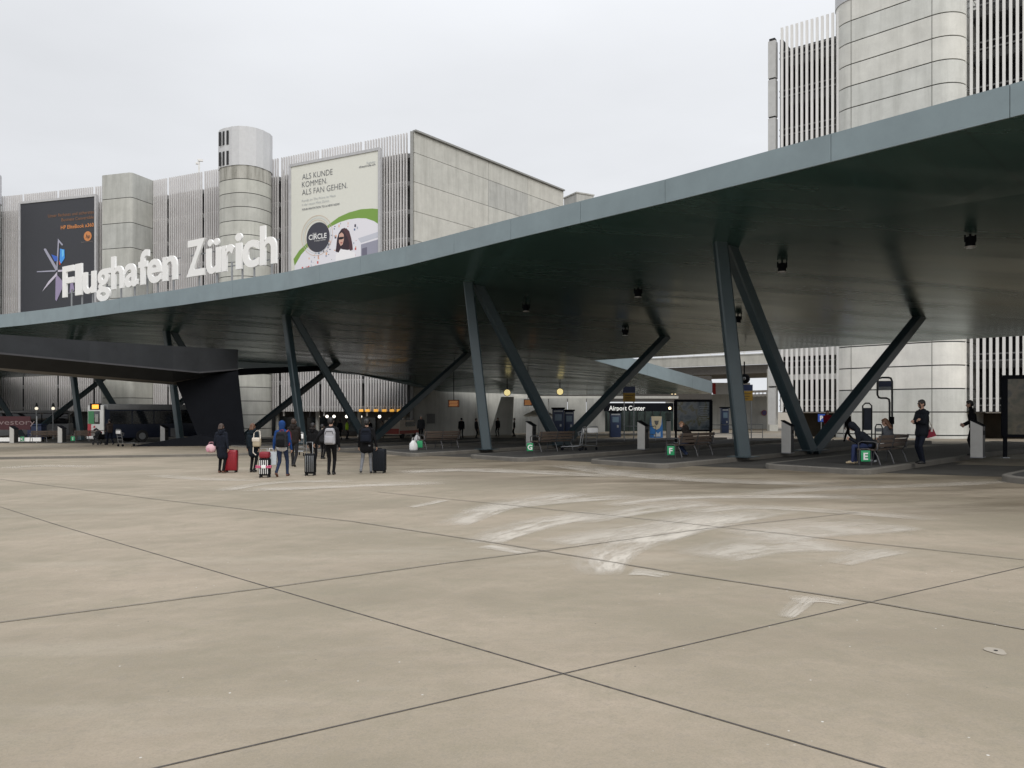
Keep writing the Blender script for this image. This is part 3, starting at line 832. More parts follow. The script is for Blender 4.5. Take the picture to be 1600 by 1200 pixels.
# upper panel parapet frame: the small plant room seen over the canopy
m1 = MB(); a = W(906, 318, 112)
m1.box((a.x, a.y + 2, a.z - 6), (3.0, 3.4, 12 + 2.9), .5, 0); m1.box((a.x, a.y + 2, a.z + 1.55), (3.2, 3.6, .2), .5, 0)
tag(m1.build('lift_tower', M_conc[1]), 'small pale concrete lift tower peeping over the canopy beside the garage end wall', 'tower')
# stair towers of the garage
def tower(outline, z0, z1, band, parent, name, mats, seed=3, gap=.075, stain=None, base=None):
    rnd = random.Random(seed); ms = MB(); c = sum((Vector((*p, 0)) for p in outline), Vector()) / len(outline)
    core = [((Vector((*p, 0)) - c) * .985 + c) for p in outline]
    ms.prism([(p.x, p.y) for p in core], z0, z1 - .05, len(mats))
    z = z1
    while z > z0:
        zb = max(z - band, z0); ms.prism(outline, zb + gap, z, len(mats) + 1 if stain and z > z1 - .1 else rnd.randrange(len(mats)), True); z -= band
    o = ms.build(name, mats + [M_dark] + ([stain] if stain else []), parent, True)
    return o
def facade_frame(px):
    k = (px - 800) / F; best = None
    for a, b in zip(GL[:-1], GL[1:]):
        d = (b - a); den_ = d.x - k * d.y
        t = (k * a.y - a.x) / den_
        if -.01 <= t <= 1.01: return a + d * t, d.normalized(), outn(d)
rx = lambda c, d, n, w, dp, r: rrect((c.x, c.y), (-d.x, -d.y), w, dp, r)
# angular tower
def facade_centre(px, off):
    q = px
    for _ in range(12):
        p, d, n = facade_frame(q); c = p + n * off; q += px - (800 + F * c.x / c.y)
    return c, d, n
c, d, n = facade_centre(200, 1.6)
ol = rx(c, d, n, 4.6, 3.8, .4); TA = tower(ol, -1.6, Z(28.6), 3.0, GAR, 'stair_tower', M_concL, 5)
# round-shouldered tower with metal cap
def capped(px, w, H, Hc, seed, off=2.5, dp=5.0):
    c, d, n = facade_centre(px, off)
    ol = rx(c, d, n, w, dp, 2.2); t = tower(ol, -1.6, Z(H), 1.5, GAR, 'stair_tower', M_concL, seed, stain=concrete_mat('drip stained concrete', (.45, .44, .40), .95, .3))
    m1 = MB(); k = len(ol); cc = Vector((c.x, c.y, 0)); rib = []
    for i in range(k):
        a = Vector((*ol[i], 0)); b = Vector((*ol[(i + 1) % k], 0)); L = (b - a).length; nn = max(1, int(L / .45))
        for j in range(nn):
            q = a.lerp(b, j / nn); rib.append(q + (q - cc).normalized() * (.05 if len(rib) % 2 else .10))
    m1.prism([(q.x, q.y) for q in rib], Z(H) + .02, Z(Hc), 0)
    cap = m1.build('cap', mat('cap sheet metal', (.56, .565, .575), .5, 0, .05), t, True)
    m1 = MB(); w2 = Vector((-d.x, -d.y, 0))
    f0 = c + n * (dp / 2 + .09) ; left = -w2 if w2.x > 0 else w2
    for j in range(3):
        for zz_ in (0, 1):
            q = f0 + left * (w / 2 - 2.2 - .1 + .55 * j - .3)
            m1.box((q.x, q.y, Z(H) + .9 + 2.2 * zz_), (.28, .06, 1.5), math.atan2(d.y, d.x))
    m1.build('louvre', M_dark, t, True)
    return c
capped(384, 5.4, 26.6, 30.8, 8)
capped(-38, 5.4, 27.2, 31.0, 9)
# thin roof camera mast
p, d, n = facade_frame(311); m1 = MB(); b = Vector((p.x, p.y, Z(HT - 2))); m1.cyl(b, b + Vector((0, 0, 3.4)), .09)
m1.box(b + Vector((.15, 0, 3.45)), (.6, .25, .22), .4); m1.box(b + Vector((-.2, 0, 3.1)), (.35, .3, .2), .4)
tag(m1.build('camera_mast', M_slatw), 'thin white camera mast on the garage roof left of the capped tower', 'mast')

# ------------------------------------------------------------------ billboards
def billboard(pxl, pxr, h0, h1, name, label, backmat, off=.55):
    a, d, n = facade_frame(pxl); b, _, _ = facade_frame(pxr); n = outn(b - a)
    a = a + n * off; b = b + n * off; x = (b - a).normalized()
    if x.x < 0: x = -x
    root = thing(name, label, 'billboard', Vector((a.x, a.y, Z(h0))))
    A = Vector((a.x, a.y, Z(h0))); L = (b - a).length; H = h1 - h0
    m1 = MB(); fw = .30
    up_ = Vector((0, 0, 1))
    for q0, q1 in ((A, A + up_ * H), (A + x * L, A + x * L + up_ * H)): m1.beam(q0, q1, fw, .34, up=n)
    m1.beam(A + up_ * H, A + x * L + up_ * H, .3, fw); m1.beam(A, A + x * L, .3, fw)
    m1.build('frame', mat('poster frame grey', (.46, .46, .47), .5), root, True)
    m1 = MB(); m1.slab([A + n * .05, A + x * L + n * .05, A + x * L + up_ * H + n * .05, A + up_ * H + n * .05], -n * .1)
    m1.build('poster', backmat, root, True)
    # struts back to the garage
    def P(px, py, lift=.07):     # point on the poster plane seen at a photo pixel
        o = Vector((0, 0, CAMZ)); r = Vector(((px - 800) / F, 1, (HZ - py) / F)); q = A + n * lift
        t = (q - o).dot(n) / r.dot(n); return o + r * t
    return root, P, x, n
flat = lambda nm, c, r=.6: mat(nm, c, r, 0, 0)
def art(root, P, name, pts, mt, lift):
    m1 = MB(); m1.add([P(x, y, lift) for x, y in pts], [list(range(len(pts)))]); return m1.build(name, mt, root, True, recalc=False)
M_post_dark = mat('poster dark slate', (.035, .037, .045), .5, 0, .06)
BA, PA, xa, na = billboard(37.5, 156, 12.0, 27.3, 'billboard', 'dark slate poster with a silver blade star and orange writing on the garage slats', M_post_dark)
upv = Vector((0, 0, 1))
M_or = flat('dull orange ink', srgb(140, 100, 72)); M_or2 = flat('bright orange ink', srgb(200, 132, 80))
m1 = MB()
def tline(m, P, x, txt, px0, px1, py0, slope, align='L', bold=0, ratio=None, lift=.09, dx=None):
    """text between two pixel columns on a poster; py0 = baseline at the left pixel"""
    a = P(px0, py0, lift); b = P(px1, py0 - slope * (px1 - px0), lift)
    text(m, txt, a, x, upv, height=ratio, width=(b - a).dot(x), bold=bold)
tline(m1, PA, xa, 'Unser flachstes und sicherstes', 75, 146.5, 340, .11, ratio=.42)
m1.build('lettering', M_or, BA, True, recalc=False); m1 = MB(); tline(m1, PA, xa, 'Business Convertible', 96, 146.5, 346, .11, ratio=.42)
m1.build('lettering', M_or, BA, True, recalc=False)
m1 = MB(); tline(m1, PA, xa, 'HP EliteBook x360', 95, 146.5, 358.3, .11, bold=.02, ratio=.48)
m1.build('lettering', M_or2, BA, True, recalc=False)
cx, cy = 137, 369
m1 = MB(); c0 = PA(cx, cy, .09); k = 28
m1.add([c0 + xa * .62 * math.cos(2 * math.pi * i / k) + upv * .62 * math.sin(2 * math.pi * i / k) for i in range(k)], [list(range(k))])
m1.build('round_emblem', M_or2, BA, True, recalc=False)
m1 = MB(); q = PA(cx, cy, .11) - upv * .22; text(m1, 'hp', q, (xa + upv * .0), (upv + xa * .25), height=.50, align='C', bold=.01); m1.build('lettering', M_post_dark, BA, True, recalc=False)
m1 = MB(); tline(m1, PA, xa, 'keep reinventing', 127, 145, 379.3, .11, ratio=.2); m1.build('lettering', flat('grey ink', srgb(120, 112, 110)), BA, True, recalc=False)
sil = flat('silver blade ink', srgb(196, 190, 204)); sil2 = flat('grey blade ink', srgb(158, 158, 174)); blu = flat('screen blue ink', srgb(70, 150, 230)); blu2 = flat('deep blue ink', srgb(60, 100, 190)); vio = flat('violet blade ink', srgb(150, 138, 168))
C0 = (89.5, 424)
q = lambda x, y: (20 + x * .15, 300 + y * .15)
art(BA, PA, 'blade', [q(470, 800), q(448, 822), q(322, 598), q(330, 588), q(345, 590)], sil2, .09)
art(BA, PA, 'blade', [q(455, 815), q(440, 830), q(250, 836), q(252, 826), q(410, 815)], sil2, .092)
art(BA, PA, 'blade', [q(462, 830), q(462, 868), q(305, 1038), q(372, 930), q(430, 870)], sil, .094)
art(BA, PA, 'blade', [q(460, 862), q(520, 930), q(512, 1010), q(455, 1138), q(442, 1120), q(446, 900)], vio, .096)
art(BA, PA, 'blade', [q(452, 815), q(470, 485), q(522, 545), q(514, 560), q(482, 525), q(466, 815)], sil2, .098)
art(BA, PA, 'blade', [q(600, 940), q(628, 948), q(640, 1010), q(620, 1062), q(592, 1050)], vio, .099)
art(BA, PA, 'blade', [q(470, 812), q(600, 806), q(606, 824), q(470, 832)], sil, .0995)
art(BA, PA, 'screen', [q(492, 590), q(538, 600), q(540, 690), q(505, 745), q(488, 740)], blu, .1)
art(BA, PA, 'screen', [q(400, 650), q(466, 672), q(466, 720), q(435, 722)], blu2, .1)
art(BA, PA, 'screen', [q(510, 600), q(530, 604), q(532, 660), q(512, 680)], flat('pale blue ink', srgb(110, 190, 235)), .102)
art(BA, PA, 'screen', [q(484, 715), q(498, 740), q(496, 760), q(482, 756)], flat('red ink', srgb(190, 80, 60)), .102)

M_post_lt = mat('poster ivory', (.71, .71, .645), .5, 0, .02)
BB, PB, xb, nb = billboard(459.5, 599, 13.5, 27.25, 'billboard', 'ivory poster with a green arc and a woman in sunglasses on the garage slats', M_post_lt)
q = lambda x, y: (450 + x * .1583, 230 + y * .1583)
M_ink = flat('charcoal ink', srgb(98, 100, 106)); M_gr = flat('pale grey ink', srgb(180, 184, 186)); M_grn = flat('leaf green ink', srgb(122, 158, 72)); M_photo = flat('photo pale', srgb(228, 226, 232))
m1 = MB()
sl = .172
for tx, x0, y0, x1 in (('ALS KUNDE', 140, 322, 440), ('KOMMEN.', 138, 398, 385), ('ALS FAN GEHEN.', 138, 476, 585)):
    m1 = MB(); a = q(x0, y0); b = q(x1, y0); tline(m1, PB, xb, tx, a[0], b[0], a[1], sl, ratio=.66, bold=-.012); m1.build('lettering', M_ink, BB, True, recalc=False)
m1 = MB()
for tx, x0, y0, x1 in (('Kunde im The Prime to Meet', 136, 540, 470), ('in der neuen Mitte Zürich', 136, 580, 405), ('flughafen', 775, 168, 862), ):
    m1 = MB(); a = q(x0, y0); b = q(x1, y0); tline(m1, PB, xb, tx, a[0], b[0], a[1], sl, ratio=.26); m1.build('lettering', M_gr, BB, True, recalc=False)
m1 = MB()
for tx, x0, y0, x1 in (('YOUR INVITATION TO A NEW NOW.', 136, 626, 512), ('thecircle.ch', 700, 206, 862)):
    m1 = MB(); a = q(x0, y0); b = q(x1, y0); tline(m1, PB, xb, tx, a[0], b[0], a[1], sl, bold=.01, ratio=.22); m1.build('lettering', M_ink, BB, True, recalc=False)
# green arc and the photo below it (art stays on the poster down to its lower edge)
arc_o = [(55, 1105), (110, 1020), (190, 945), (300, 850), (400, 765), (500, 690), (600, 645), (720, 612), (830, 605), (908, 612)]
arc_i = [(908, 770), (850, 730), (770, 702), (690, 700), (600, 712), (510, 740), (420, 785), (330, 850), (230, 950), (130, 1060), (66, 1170)]
art(BB, PB, 'green_arc', [q(*p) for p in arc_o + arc_i], M_grn, .08)
art(BB, PB, 'photo', [q(*p) for p in arc_i + [(66, 1330), (905, 1240)]], M_photo, .078)
art(BB, PB, 'photo_building', [q(*p) for p in [(720, 960), (905, 905), (905, 1010), (905, 1180), (720, 1130)]], flat('photo mauve grey', srgb(150, 150, 165)), .082)
art(BB, PB, 'photo_building', [q(*p) for p in [(690, 900), (905, 830), (905, 885), (720, 945)]], flat('photo light grey', srgb(196, 198, 208)), .084)
art(BB, PB, 'photo_building', [q(*p) for p in [(730, 1000), (780, 985), (780, 1100), (730, 1100)]], flat('photo slate', srgb(110, 108, 125)), .086)
hair = flat('photo dark hair', srgb(52, 34, 44)); skin_i = flat('photo skin', srgb(205, 165, 150))
art(BB, PB, 'photo_figure', [q(*p) for p in [(500, 850), (530, 806), (560, 796), (590, 820), (612, 880), (618, 940), (630, 1000), (590, 1015), (545, 1010), (520, 1000), (500, 1040), (470, 1030), (478, 960), (485, 900)]], hair, .088)
art(BB, PB, 'photo_figure', [q(*p) for p in [(505, 860), (530, 840), (550, 860), (552, 910), (540, 960), (520, 975), (502, 940)]], skin_i, .09)
art(BB, PB, 'photo_figure', [q(*p) for p in [(498, 893), (520, 885), (550, 884), (550, 902), (530, 910), (505, 912)]], flat('photo black', srgb(25, 20, 25)), .092)
art(BB, PB, 'photo_figure', [q(*p) for p in [(470, 1060), (520, 1010), (590, 1010), (660, 1040), (680, 1200), (470, 1230)]], flat('photo white', srgb(240, 238, 240)), .0875)
rr = random.Random(4)
cols = [flat('confetti red', srgb(200, 90, 90)), flat('confetti dark', srgb(70, 66, 84)), flat('confetti peach', srgb(225, 180, 150)), flat('confetti grey', srgb(170, 175, 190)), flat('confetti blue', srgb(90, 110, 150))]
m1 = MB()
for i in range(110):
    x = rr.uniform(110, 680); y = rr.uniform(760, 1150)
    if y < 1160 - (x - 66) * .95 + 60 and x < 420: y = 1160 - (x - 66) * .95 + 90 + rr.uniform(0, 150)
    if 470 < x < 640 and y > 800: continue
    a = PB(*q(x, y), .087); w = rr.uniform(.05, .22); h = rr.uniform(.05, .3); m1.add([a, a + xb * w, a + xb * w + upv * h, a + upv * h], [(0, 1, 2, 3)], rr.randrange(5))
m1.build('photo_confetti', cols, BB, True, recalc=False)
c0 = PB(*q(296, 888), .1); k = 36
def disc(c, rx_, rz_, r0=0):
    return [c + xb * rx_ * math.cos(2 * math.pi * i / k) + upv * rz_ * math.sin(2 * math.pi * i / k) for i in range(k)]
m1 = MB()
for r, mi in ((1.72, 0), (1.95, 1), (2.2, 0)):
    c1 = PB(*q(285, 872), .096); o_ = disc(c1, r * 1.0, r); i_ = disc(c1, r - .05, r - .05)
    m1.add(o_ + i_, [(j, (j + 1) % k, k + (j + 1) % k, k + j) for j in range(k)], mi)
m1.build('fine_ring', [flat('ring tan', srgb(205, 185, 165)), flat('ring grey', srgb(200, 205, 205))], BB, True, recalc=False)
m1 = MB(); m1.add(disc(c0, 1.62, 1.62), [list(range(k))]); m1.build('round_emblem', flat('emblem slate', srgb(62, 62, 72)), BB, True, recalc=False)
m1 = MB(); text(m1, 'CIRCLE', PB(*q(292, 905), .12), xb, upv, width=2.5, height=.56, align='C', bold=.02); m1.build('lettering', M_white, BB, True, recalc=False); m1 = MB(); text(m1, 'THE', PB(*q(262, 866), .12), xb, upv, height=.22, align='C')
m1.build('lettering', M_white, BB, True, recalc=False); m1 = MB(); text(m1, 'AT ZURICH AIRPORT', PB(*q(315, 925), .12), xb, upv, width=1.6, height=.14, align='C')
m1.build('lettering', M_white, BB, True, recalc=False)
art(BB, PB, 'photo_figure', [q(*p) for p in [(540, 812), (575, 800), (605, 830), (622, 890), (634, 950), (640, 1010), (615, 1022), (600, 1000), (606, 950), (590, 900), (570, 860)]], flat('photo hair brown', srgb(78, 50, 56)), .0925)
art(BB, PB, 'photo_figure', [q(*p) for p in [(512, 942), (530, 938), (540, 942), (526, 952)]], flat('photo lips', srgb(170, 80, 80)), .0935)

# ------------------------------------------------------------------ right-hand garage
GR = [V2((19.6, 57.9)), V2((44, 39.9))]
GAR2 = thing('parking_garage', 'near parking garage on the right with widely spaced white slats', 'building', on(1330, 58))
rd = (GR[1] - GR[0]).normalized(); rn = outn(rd)
for s0, s1 in ((.75, 5.6), (12.6, 18.4), (18.9, 24.7)):
    screen(GR, s0, s1, .36, 'slat_screen', GAR2, M_slatw, wid=.17, dep_=.14, z1=HT + .1, rails=False)
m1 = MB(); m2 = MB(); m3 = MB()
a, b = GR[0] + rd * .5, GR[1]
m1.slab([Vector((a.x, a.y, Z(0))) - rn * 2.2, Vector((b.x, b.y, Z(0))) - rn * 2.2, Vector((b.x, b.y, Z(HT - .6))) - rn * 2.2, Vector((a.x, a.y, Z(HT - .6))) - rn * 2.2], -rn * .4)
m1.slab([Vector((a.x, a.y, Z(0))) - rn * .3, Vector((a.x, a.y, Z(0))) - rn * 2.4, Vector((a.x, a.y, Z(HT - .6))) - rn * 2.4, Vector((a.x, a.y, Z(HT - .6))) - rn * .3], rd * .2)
m1.build('shade_backing', M_backr, GAR2, True)  # near-black backing carries the shade inside the open decks
h = -.05
while h < HT:
    top = h + (.55 if h > 1 else .3)
    m2.slab([Vector((a.x, a.y, Z(h))) - rn * .9, Vector((b.x, b.y, Z(h))) - rn * .9, Vector((b.x, b.y, Z(top))) - rn * .9, Vector((a.x, a.y, Z(top))) - rn * .9], -rn * 1.2)
    m3.beam(Vector((a.x, a.y, Z(h + .9))) - rn * .2, Vector((b.x, b.y, Z(h + .9))) - rn * .2, .07, .09)
    m3.beam(Vector((a.x, a.y, Z(h + .45))) - rn * .2, Vector((b.x, b.y, Z(h + .45))) - rn * .2, .07, .09)
    h += 2.9
m2.build('deck_edge', mat('deck edge shadow grey', (.10, .10, .10), .8), GAR2, True); m3.build('rail', M_rail, GAR2, True)
# broad white band at first-floor height
m1 = MB(); m1.slab([Vector((a.x, a.y, Z(2.35))) - rn * .12, Vector((GR[0].x, GR[0].y, 0)) + rd * 5.7 + Vector((0, 0, Z(2.35))) - rn * .12, Vector((GR[0].x, GR[0].y, 0)) + rd * 5.7 + Vector((0, 0, Z(2.75))) - rn * .12, Vector((a.x, a.y, Z(2.75))) - rn * .12], -rn * .1)
m1.slab([Vector((a.x, a.y, Z(4.1))) - rn * .12, Vector((GR[0].x, GR[0].y, 0)) + rd * 5.7 + Vector((0, 0, Z(4.1))) - rn * .12, Vector((GR[0].x, GR[0].y, 0)) + rd * 5.7 + Vector((0, 0, Z(4.85))) - rn * .12, Vector((a.x, a.y, Z(4.85))) - rn * .12], -rn * .1)
m1.build('white_band', M_slatw, GAR2, True)
# corner post of stacked metal lengths
m1 = MB(); z = -1.0
while z < HT - 2.6:
    m1.box((GR[0].x + .1, GR[0].y + .1, Z(z) + 1.4), (.55, .55, 2.78), math.atan2(rd.y, rd.x)); z += 2.9
m1.build('corner_post', mat('post grey metal', (.50, .50, .49), .5, 0, .08), GAR2, True)
m1 = MB(); m1.box((GR[0].x + .1, GR[0].y + .1, Z(HT / 2)), (.42, .42, HT - 1), math.atan2(rd.y, rd.x)); m1.build('post_core', M_dark, GAR2, True)
# recessed ground floor
m1 = MB()
m1.slab([Vector((a.x, a.y, -1)) - rn * 4, Vector((b.x, b.y, -1)) - rn * 4, Vector((b.x, b.y, Z(-.1))) - rn * 4, Vector((a.x, a.y, Z(-.1))) - rn * 4], -rn * .4)
m1.slab([Vector((a.x, a.y, Z(-.08))), Vector((b.x, b.y, Z(-.08))), Vector((b.x, b.y, Z(-.08))) - rn * 4.4, Vector((a.x, a.y, Z(-.08))) - rn * 4.4], Vector((0, 0, .02)))
m1.build('ground_floor_wall', mat('brown recess wall', (.075, .06, .04), .8, 0, .2), GAR2, True)
# big stair tower
tcn = Vector((25.7, 52.2, 0)) + Vector((.707, .707, 0)) * 4
ol = rrect((tcn.x, tcn.y), (.707, -.707), 8.4, 8, 1.6, 10)
ST_ = tower(ol, -.8, Z(29.0), 1.53, GAR2, 'stair_tower', [concrete_mat('big tower concrete pale', (.79, .775, .725), .16, .08), concrete_mat('big tower concrete', (.69, .685, .64), .2, .1), concrete_mat('big tower concrete grey', (.64, .645, .61), .25, .1)], 11)
m1 = MB(); tw = Vector((.707, -.707, 0)); fn = Vector((-.707, -.707, 0))
for sgn in (-1, 1):
    q = tcn + fn * 4.003 + tw * (4.2 - 1.6) * sgn
    m1.box((q.x, q.y, Z(14)), (.035, .012, 30), math.atan2(tw.y, tw.x))
for hh in (13.0, 5.4):
    q = tcn + fn * 4.003 + tw * .9; m1.box((q.x, q.y, Z(hh + 4.5)), (.035, .012, 1.5), math.atan2(tw.y, tw.x))
m1.build('vertical_joint', mat('dark joint line', (.13, .125, .11), .9), ST_, True)
m1 = MB(); m1.prism(rrect((tcn.x, tcn.y), (.707, -.707), 8.5, 8.1, 1.65, 10), Z(29.02), Z(33), 0, True); m1.build('cap', mat('cap sheet metal', (.56, .565, .575)), ST_, True)
m1 = MB(); m1.prism(rrect((tcn.x, tcn.y), (.707, -.707), 8.5, 8.1, 1.65, 10), -.75, -.05, 0, True); m1.build('plinth', concrete_mat('plinth concrete', (.40, .38, .33)), ST_, True)

# ------------------------------------------------------------------ road viaduct behind
VI = thing('viaduct', 'concrete road viaduct crossing behind the canopy on the right', 'bridge', on(1098, 99))
va, vb = Vector((4, 113, 0)), Vector((40, 86, 0)); vd = (vb - va).normalized(); vn = outn(vd)
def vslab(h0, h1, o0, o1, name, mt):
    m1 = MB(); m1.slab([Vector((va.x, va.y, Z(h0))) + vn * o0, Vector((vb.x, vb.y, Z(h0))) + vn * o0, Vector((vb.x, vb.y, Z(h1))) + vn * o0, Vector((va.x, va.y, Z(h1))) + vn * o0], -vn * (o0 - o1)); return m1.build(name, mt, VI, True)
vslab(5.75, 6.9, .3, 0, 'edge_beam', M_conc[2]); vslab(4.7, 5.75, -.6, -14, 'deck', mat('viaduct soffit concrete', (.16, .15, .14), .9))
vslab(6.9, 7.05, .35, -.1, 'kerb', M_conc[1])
m1 = MB()
for z in (7.3, 7.7, 8.1): m1.beam(Vector((va.x, va.y, Z(z))) + vn * .1, Vector((vb.x, vb.y, Z(z))) + vn * .1, .09, .1)
s = 0
while s < (vb - va).length: q = va + vd * s; m1.beam(Vector((q.x, q.y, Z(6.9))) + vn * .1, Vector((q.x, q.y, Z(8.15))) + vn * .1, .1, .1); s += 2.2
m1.build('railing', M_slatw, VI, True)
m1 = MB(); q = W(1098, 600, 100)
m1.slab([W(1086, 582, 100), W(1109, 582, 100), W(1103, 685, 100), W(1093, 685, 100)], Vector((0, 3, 0))); m1.build('pier', M_conc[0], VI, True)
m1 = MB(); q = on(1207, 92); m1.box((q.x, q.y, 2.5), (1.0, 1.0, 9), 0); m1.build('pier', M_conc[0], VI, True)

# ------------------------------------------------------------------ low terminal building at the back
TE = thing('terminal_building', 'low concrete airport building behind the bus stands with glass doors', 'building', on(950, 90))
def wall(px0, px1, d0, d1, y0, y1, name, mt, thick=.4, parent=TE, pan=None):
    m1 = MB(); a = W(px0, 643, d0); b = W(px1, 643, d1); n = Vector((b.y - a.y, -(b.x - a.x), 0)).normalized()
    if n.y > 0: n = -n
    za, zb = y0, y1
    if pan:
        k = max(1, round((b - a).length / pan)); rr_ = random.Random(px0)
        for i in range(k):
            p, q_ = a.lerp(b, i / k + .004), a.lerp(b, (i + 1) / k - .004)
            m1.slab([Vector((p.x, p.y, za)), Vector((q_.x, q_.y, za)), Vector((q_.x, q_.y, zb)), Vector((p.x, p.y, zb))], -n * thick, rr_.randrange(len(mt)))
    else: m1.slab([Vector((a.x, a.y, za)), Vector((b.x, b.y, za)), Vector((b.x, b.y, zb)), Vector((a.x, a.y, zb))], -n * thick)
    return m1.build(name, mt, parent, True)
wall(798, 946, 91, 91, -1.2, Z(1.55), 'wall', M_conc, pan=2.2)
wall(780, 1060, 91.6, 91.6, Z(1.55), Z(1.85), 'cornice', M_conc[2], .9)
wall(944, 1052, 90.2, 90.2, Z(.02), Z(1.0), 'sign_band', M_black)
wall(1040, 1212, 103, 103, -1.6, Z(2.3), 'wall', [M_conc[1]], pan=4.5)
wall(944, 1052, 92.5, 92.5, -1.2, Z(.02), 'glass_front', mat('door glass', (.05, .075, .07), .1, 0, .4, .5), .1)
m1 = MB()
for px in range(948, 1052, 12):
    a = W(px, 643, 92.3); m1.beam((a.x, a.y, -1), (a.x, a.y, Z(.02)), .08, .1)
each(m1, 'door_frame', M_steeld, TE, True)
wall(770, 1112, 95, 95, Z(1.2), Z(4.4), 'recess_backing', mat('recess shade', (.06, .055, .05), .8), .5)  # dark sheet closing the sky gap, recess shade put into its colour
m1 = MB(); a = W(951.5, 641.2, 89.9); b = W(1008, 641.2, 89.9); text(m1, 'Airport Center', a, (1, 0, 0), (0, 0, 1), width=(b - a).x, height=.56, bold=.012)
m1.build('lettering', mat('lit sign white', (.8, .8, .77), .5, 0, 0, emit=.5), TE, True, recalc=False)
# leaning A-frame concrete buttresses left of the wall
bt = None
for x0, x1, t0, t1, lb in ((752, 765, 733, 745, 'left-leaning'), (765, 800, 775, 803, 'broad right')):
    m1 = MB(); d = 86
    m1.slab([W(x0 if lb[0] == 'l' else 764, 683, d), W(x1, 683, d), W(803 if lb[0] != 'l' else 745, 620, d), W(783 if lb[0] != 'l' else 736, 620, d)], Vector((0, 1.5, 0)))
    tag(m1.build('buttress', M_conc[0]), lb + ' pale concrete buttress behind the middle column', 'buttress', 'slanting buttresses')
# warm lamps in the far canopy recess
ML = mat('warm lamp', (1, .78, .45), .5, 0, 0, emit=3)
for i, (px, py) in enumerate(((1050, 612), (1055, 612), (1060, 611.5), (1075, 611), (1081, 611))):
    q = W(px, py, 92.6); m1 = MB(); m1.cyl(q - Vector((0, 0, .3)), q + Vector((0, 0, .3)), .1, 0, 10); m1.box(q + Vector((0, .25, .4)), (.26, .5, .2), 0, 1)
    tag(m1.build('wall_lamp', [ML, M_steeld]), 'small warm lit lamp on the dim wall over the kiosks', 'lamp', 'warm wall lamps')
# white bright hoarding with a red stripe below the viaduct
m1 = MB(); d = 108
m1.slab([W(1118, 617, d), W(1172, 617, d), W(1172, 598, d), W(1108, 598, d)], Vector((0, .3, 0)), 0)
m1.slab([W(1114, 616, d - .1), W(1118.5, 616, d - .1), W(1118, 598.5, d - .1), W(1109, 598.5, d - .1)], Vector((0, .05, 0)), 1)
tag(m1.build('hoarding', [M_white, mat('signal red', (.55, .03, .03), .5)]), 'white hoarding with a red slanting end under the viaduct', 'hoarding')
# distant railing and low parapet beneath the viaduct
m1 = MB(); d = 100
for y in (612, 618): m1.beam(W(1172, y, d), W(1206, y - 1, d), .12, .3)
for px in range(1174, 1206, 6): m1.beam(W(px, 611, d), W(px, 620, d), .1, .1)
tag(m1.build('railing', M_slatw), 'white double railing between the viaduct pier and the column', 'railing')
# ================================================================== STREET FURNITURE
ANG = math.atan2(DS.y, DS.x)           # stands run this way
M_wood = mat('weathered bench slat', (.085, .062, .048), .6, 0, .3, 8, stretch=(1, 8, 8))
M_alu = mat('cast bench frame', (.10, .10, .105), .45, .6, .1)
M_green = mat('stop letter green', srgb(40, 150, 96), .5, 0, .04)
GZ = 'GROUND'
# bench: length along x, sitter faces +y
bench0 = None
def bench(loc, rz, label):
    global bench0
    if bench0: return dup(bench0, loc, rz, label)
    bench0 = t = thing('bench', label, 'bench', loc, rz, 'slatted benches on the bus stands')
    for i in range(4):
        m1 = MB(); m1.box((0, -.02 + .125 * i, .44 - .012 * (i == 0)), (2.1, .105, .035), 0, 0, .008); m1.build('seat_slat', M_wood, t)
    for i in range(3):
        m1 = MB(); m1.box((0, -.135 - .035 * i, .56 + .12 * i), (2.1, .03, .10), 0, 0, .008); m1.build('backrest_slat', M_wood, t)
    for x in (-.95, 0, .95):
        m1 = MB()
        m1.tube([(x, .42, .0), (x, .36, .40), (x, .30, .42), (x, -.08, .41), (x, -.13, .47), (x, -.235, .86)], .022, 0, 8)
        m1.tube([(x, -.02, .41), (x, -.12, .25), (x, -.2, 0)], .022, 0, 8)
        m1.build('frame', M_alu, t)
    for x in (-1.03, 1.03):
        m1 = MB(); m1.tube([(x, -.14, .44), (x, -.16, .62), (x, -.05, .67), (x, .3, .67), (x, .39, .62), (x, .38, .42)], .018, 0, 8); m1.build('armrest', M_alu, t)
    return t
def stand(px, py, dz=.15): return G(px, py, dz)
bench(stand(1386, 724), ANG, 'slatted bench on the right stand with two seated people, beside the bearded standing person')
bench(stand(1083, 713), ANG, 'slatted bench with one hunched sitter in front of the framed map board')
bench(stand(866, 705), ANG, 'empty slatted bench between the pillar bin and the parked luggage trolleys')
bench(stand(688, 701), ANG, 'empty slatted bench beside the middle column, plastic bags at its left end')
bench(on(72, 58, .15), ANG + .1, 'slatted bench far left below the ramp, left of the slim column')
bench(on(138, 59, .15), ANG + .1, 'slatted bench far left below the ramp, in front of the bus tail')
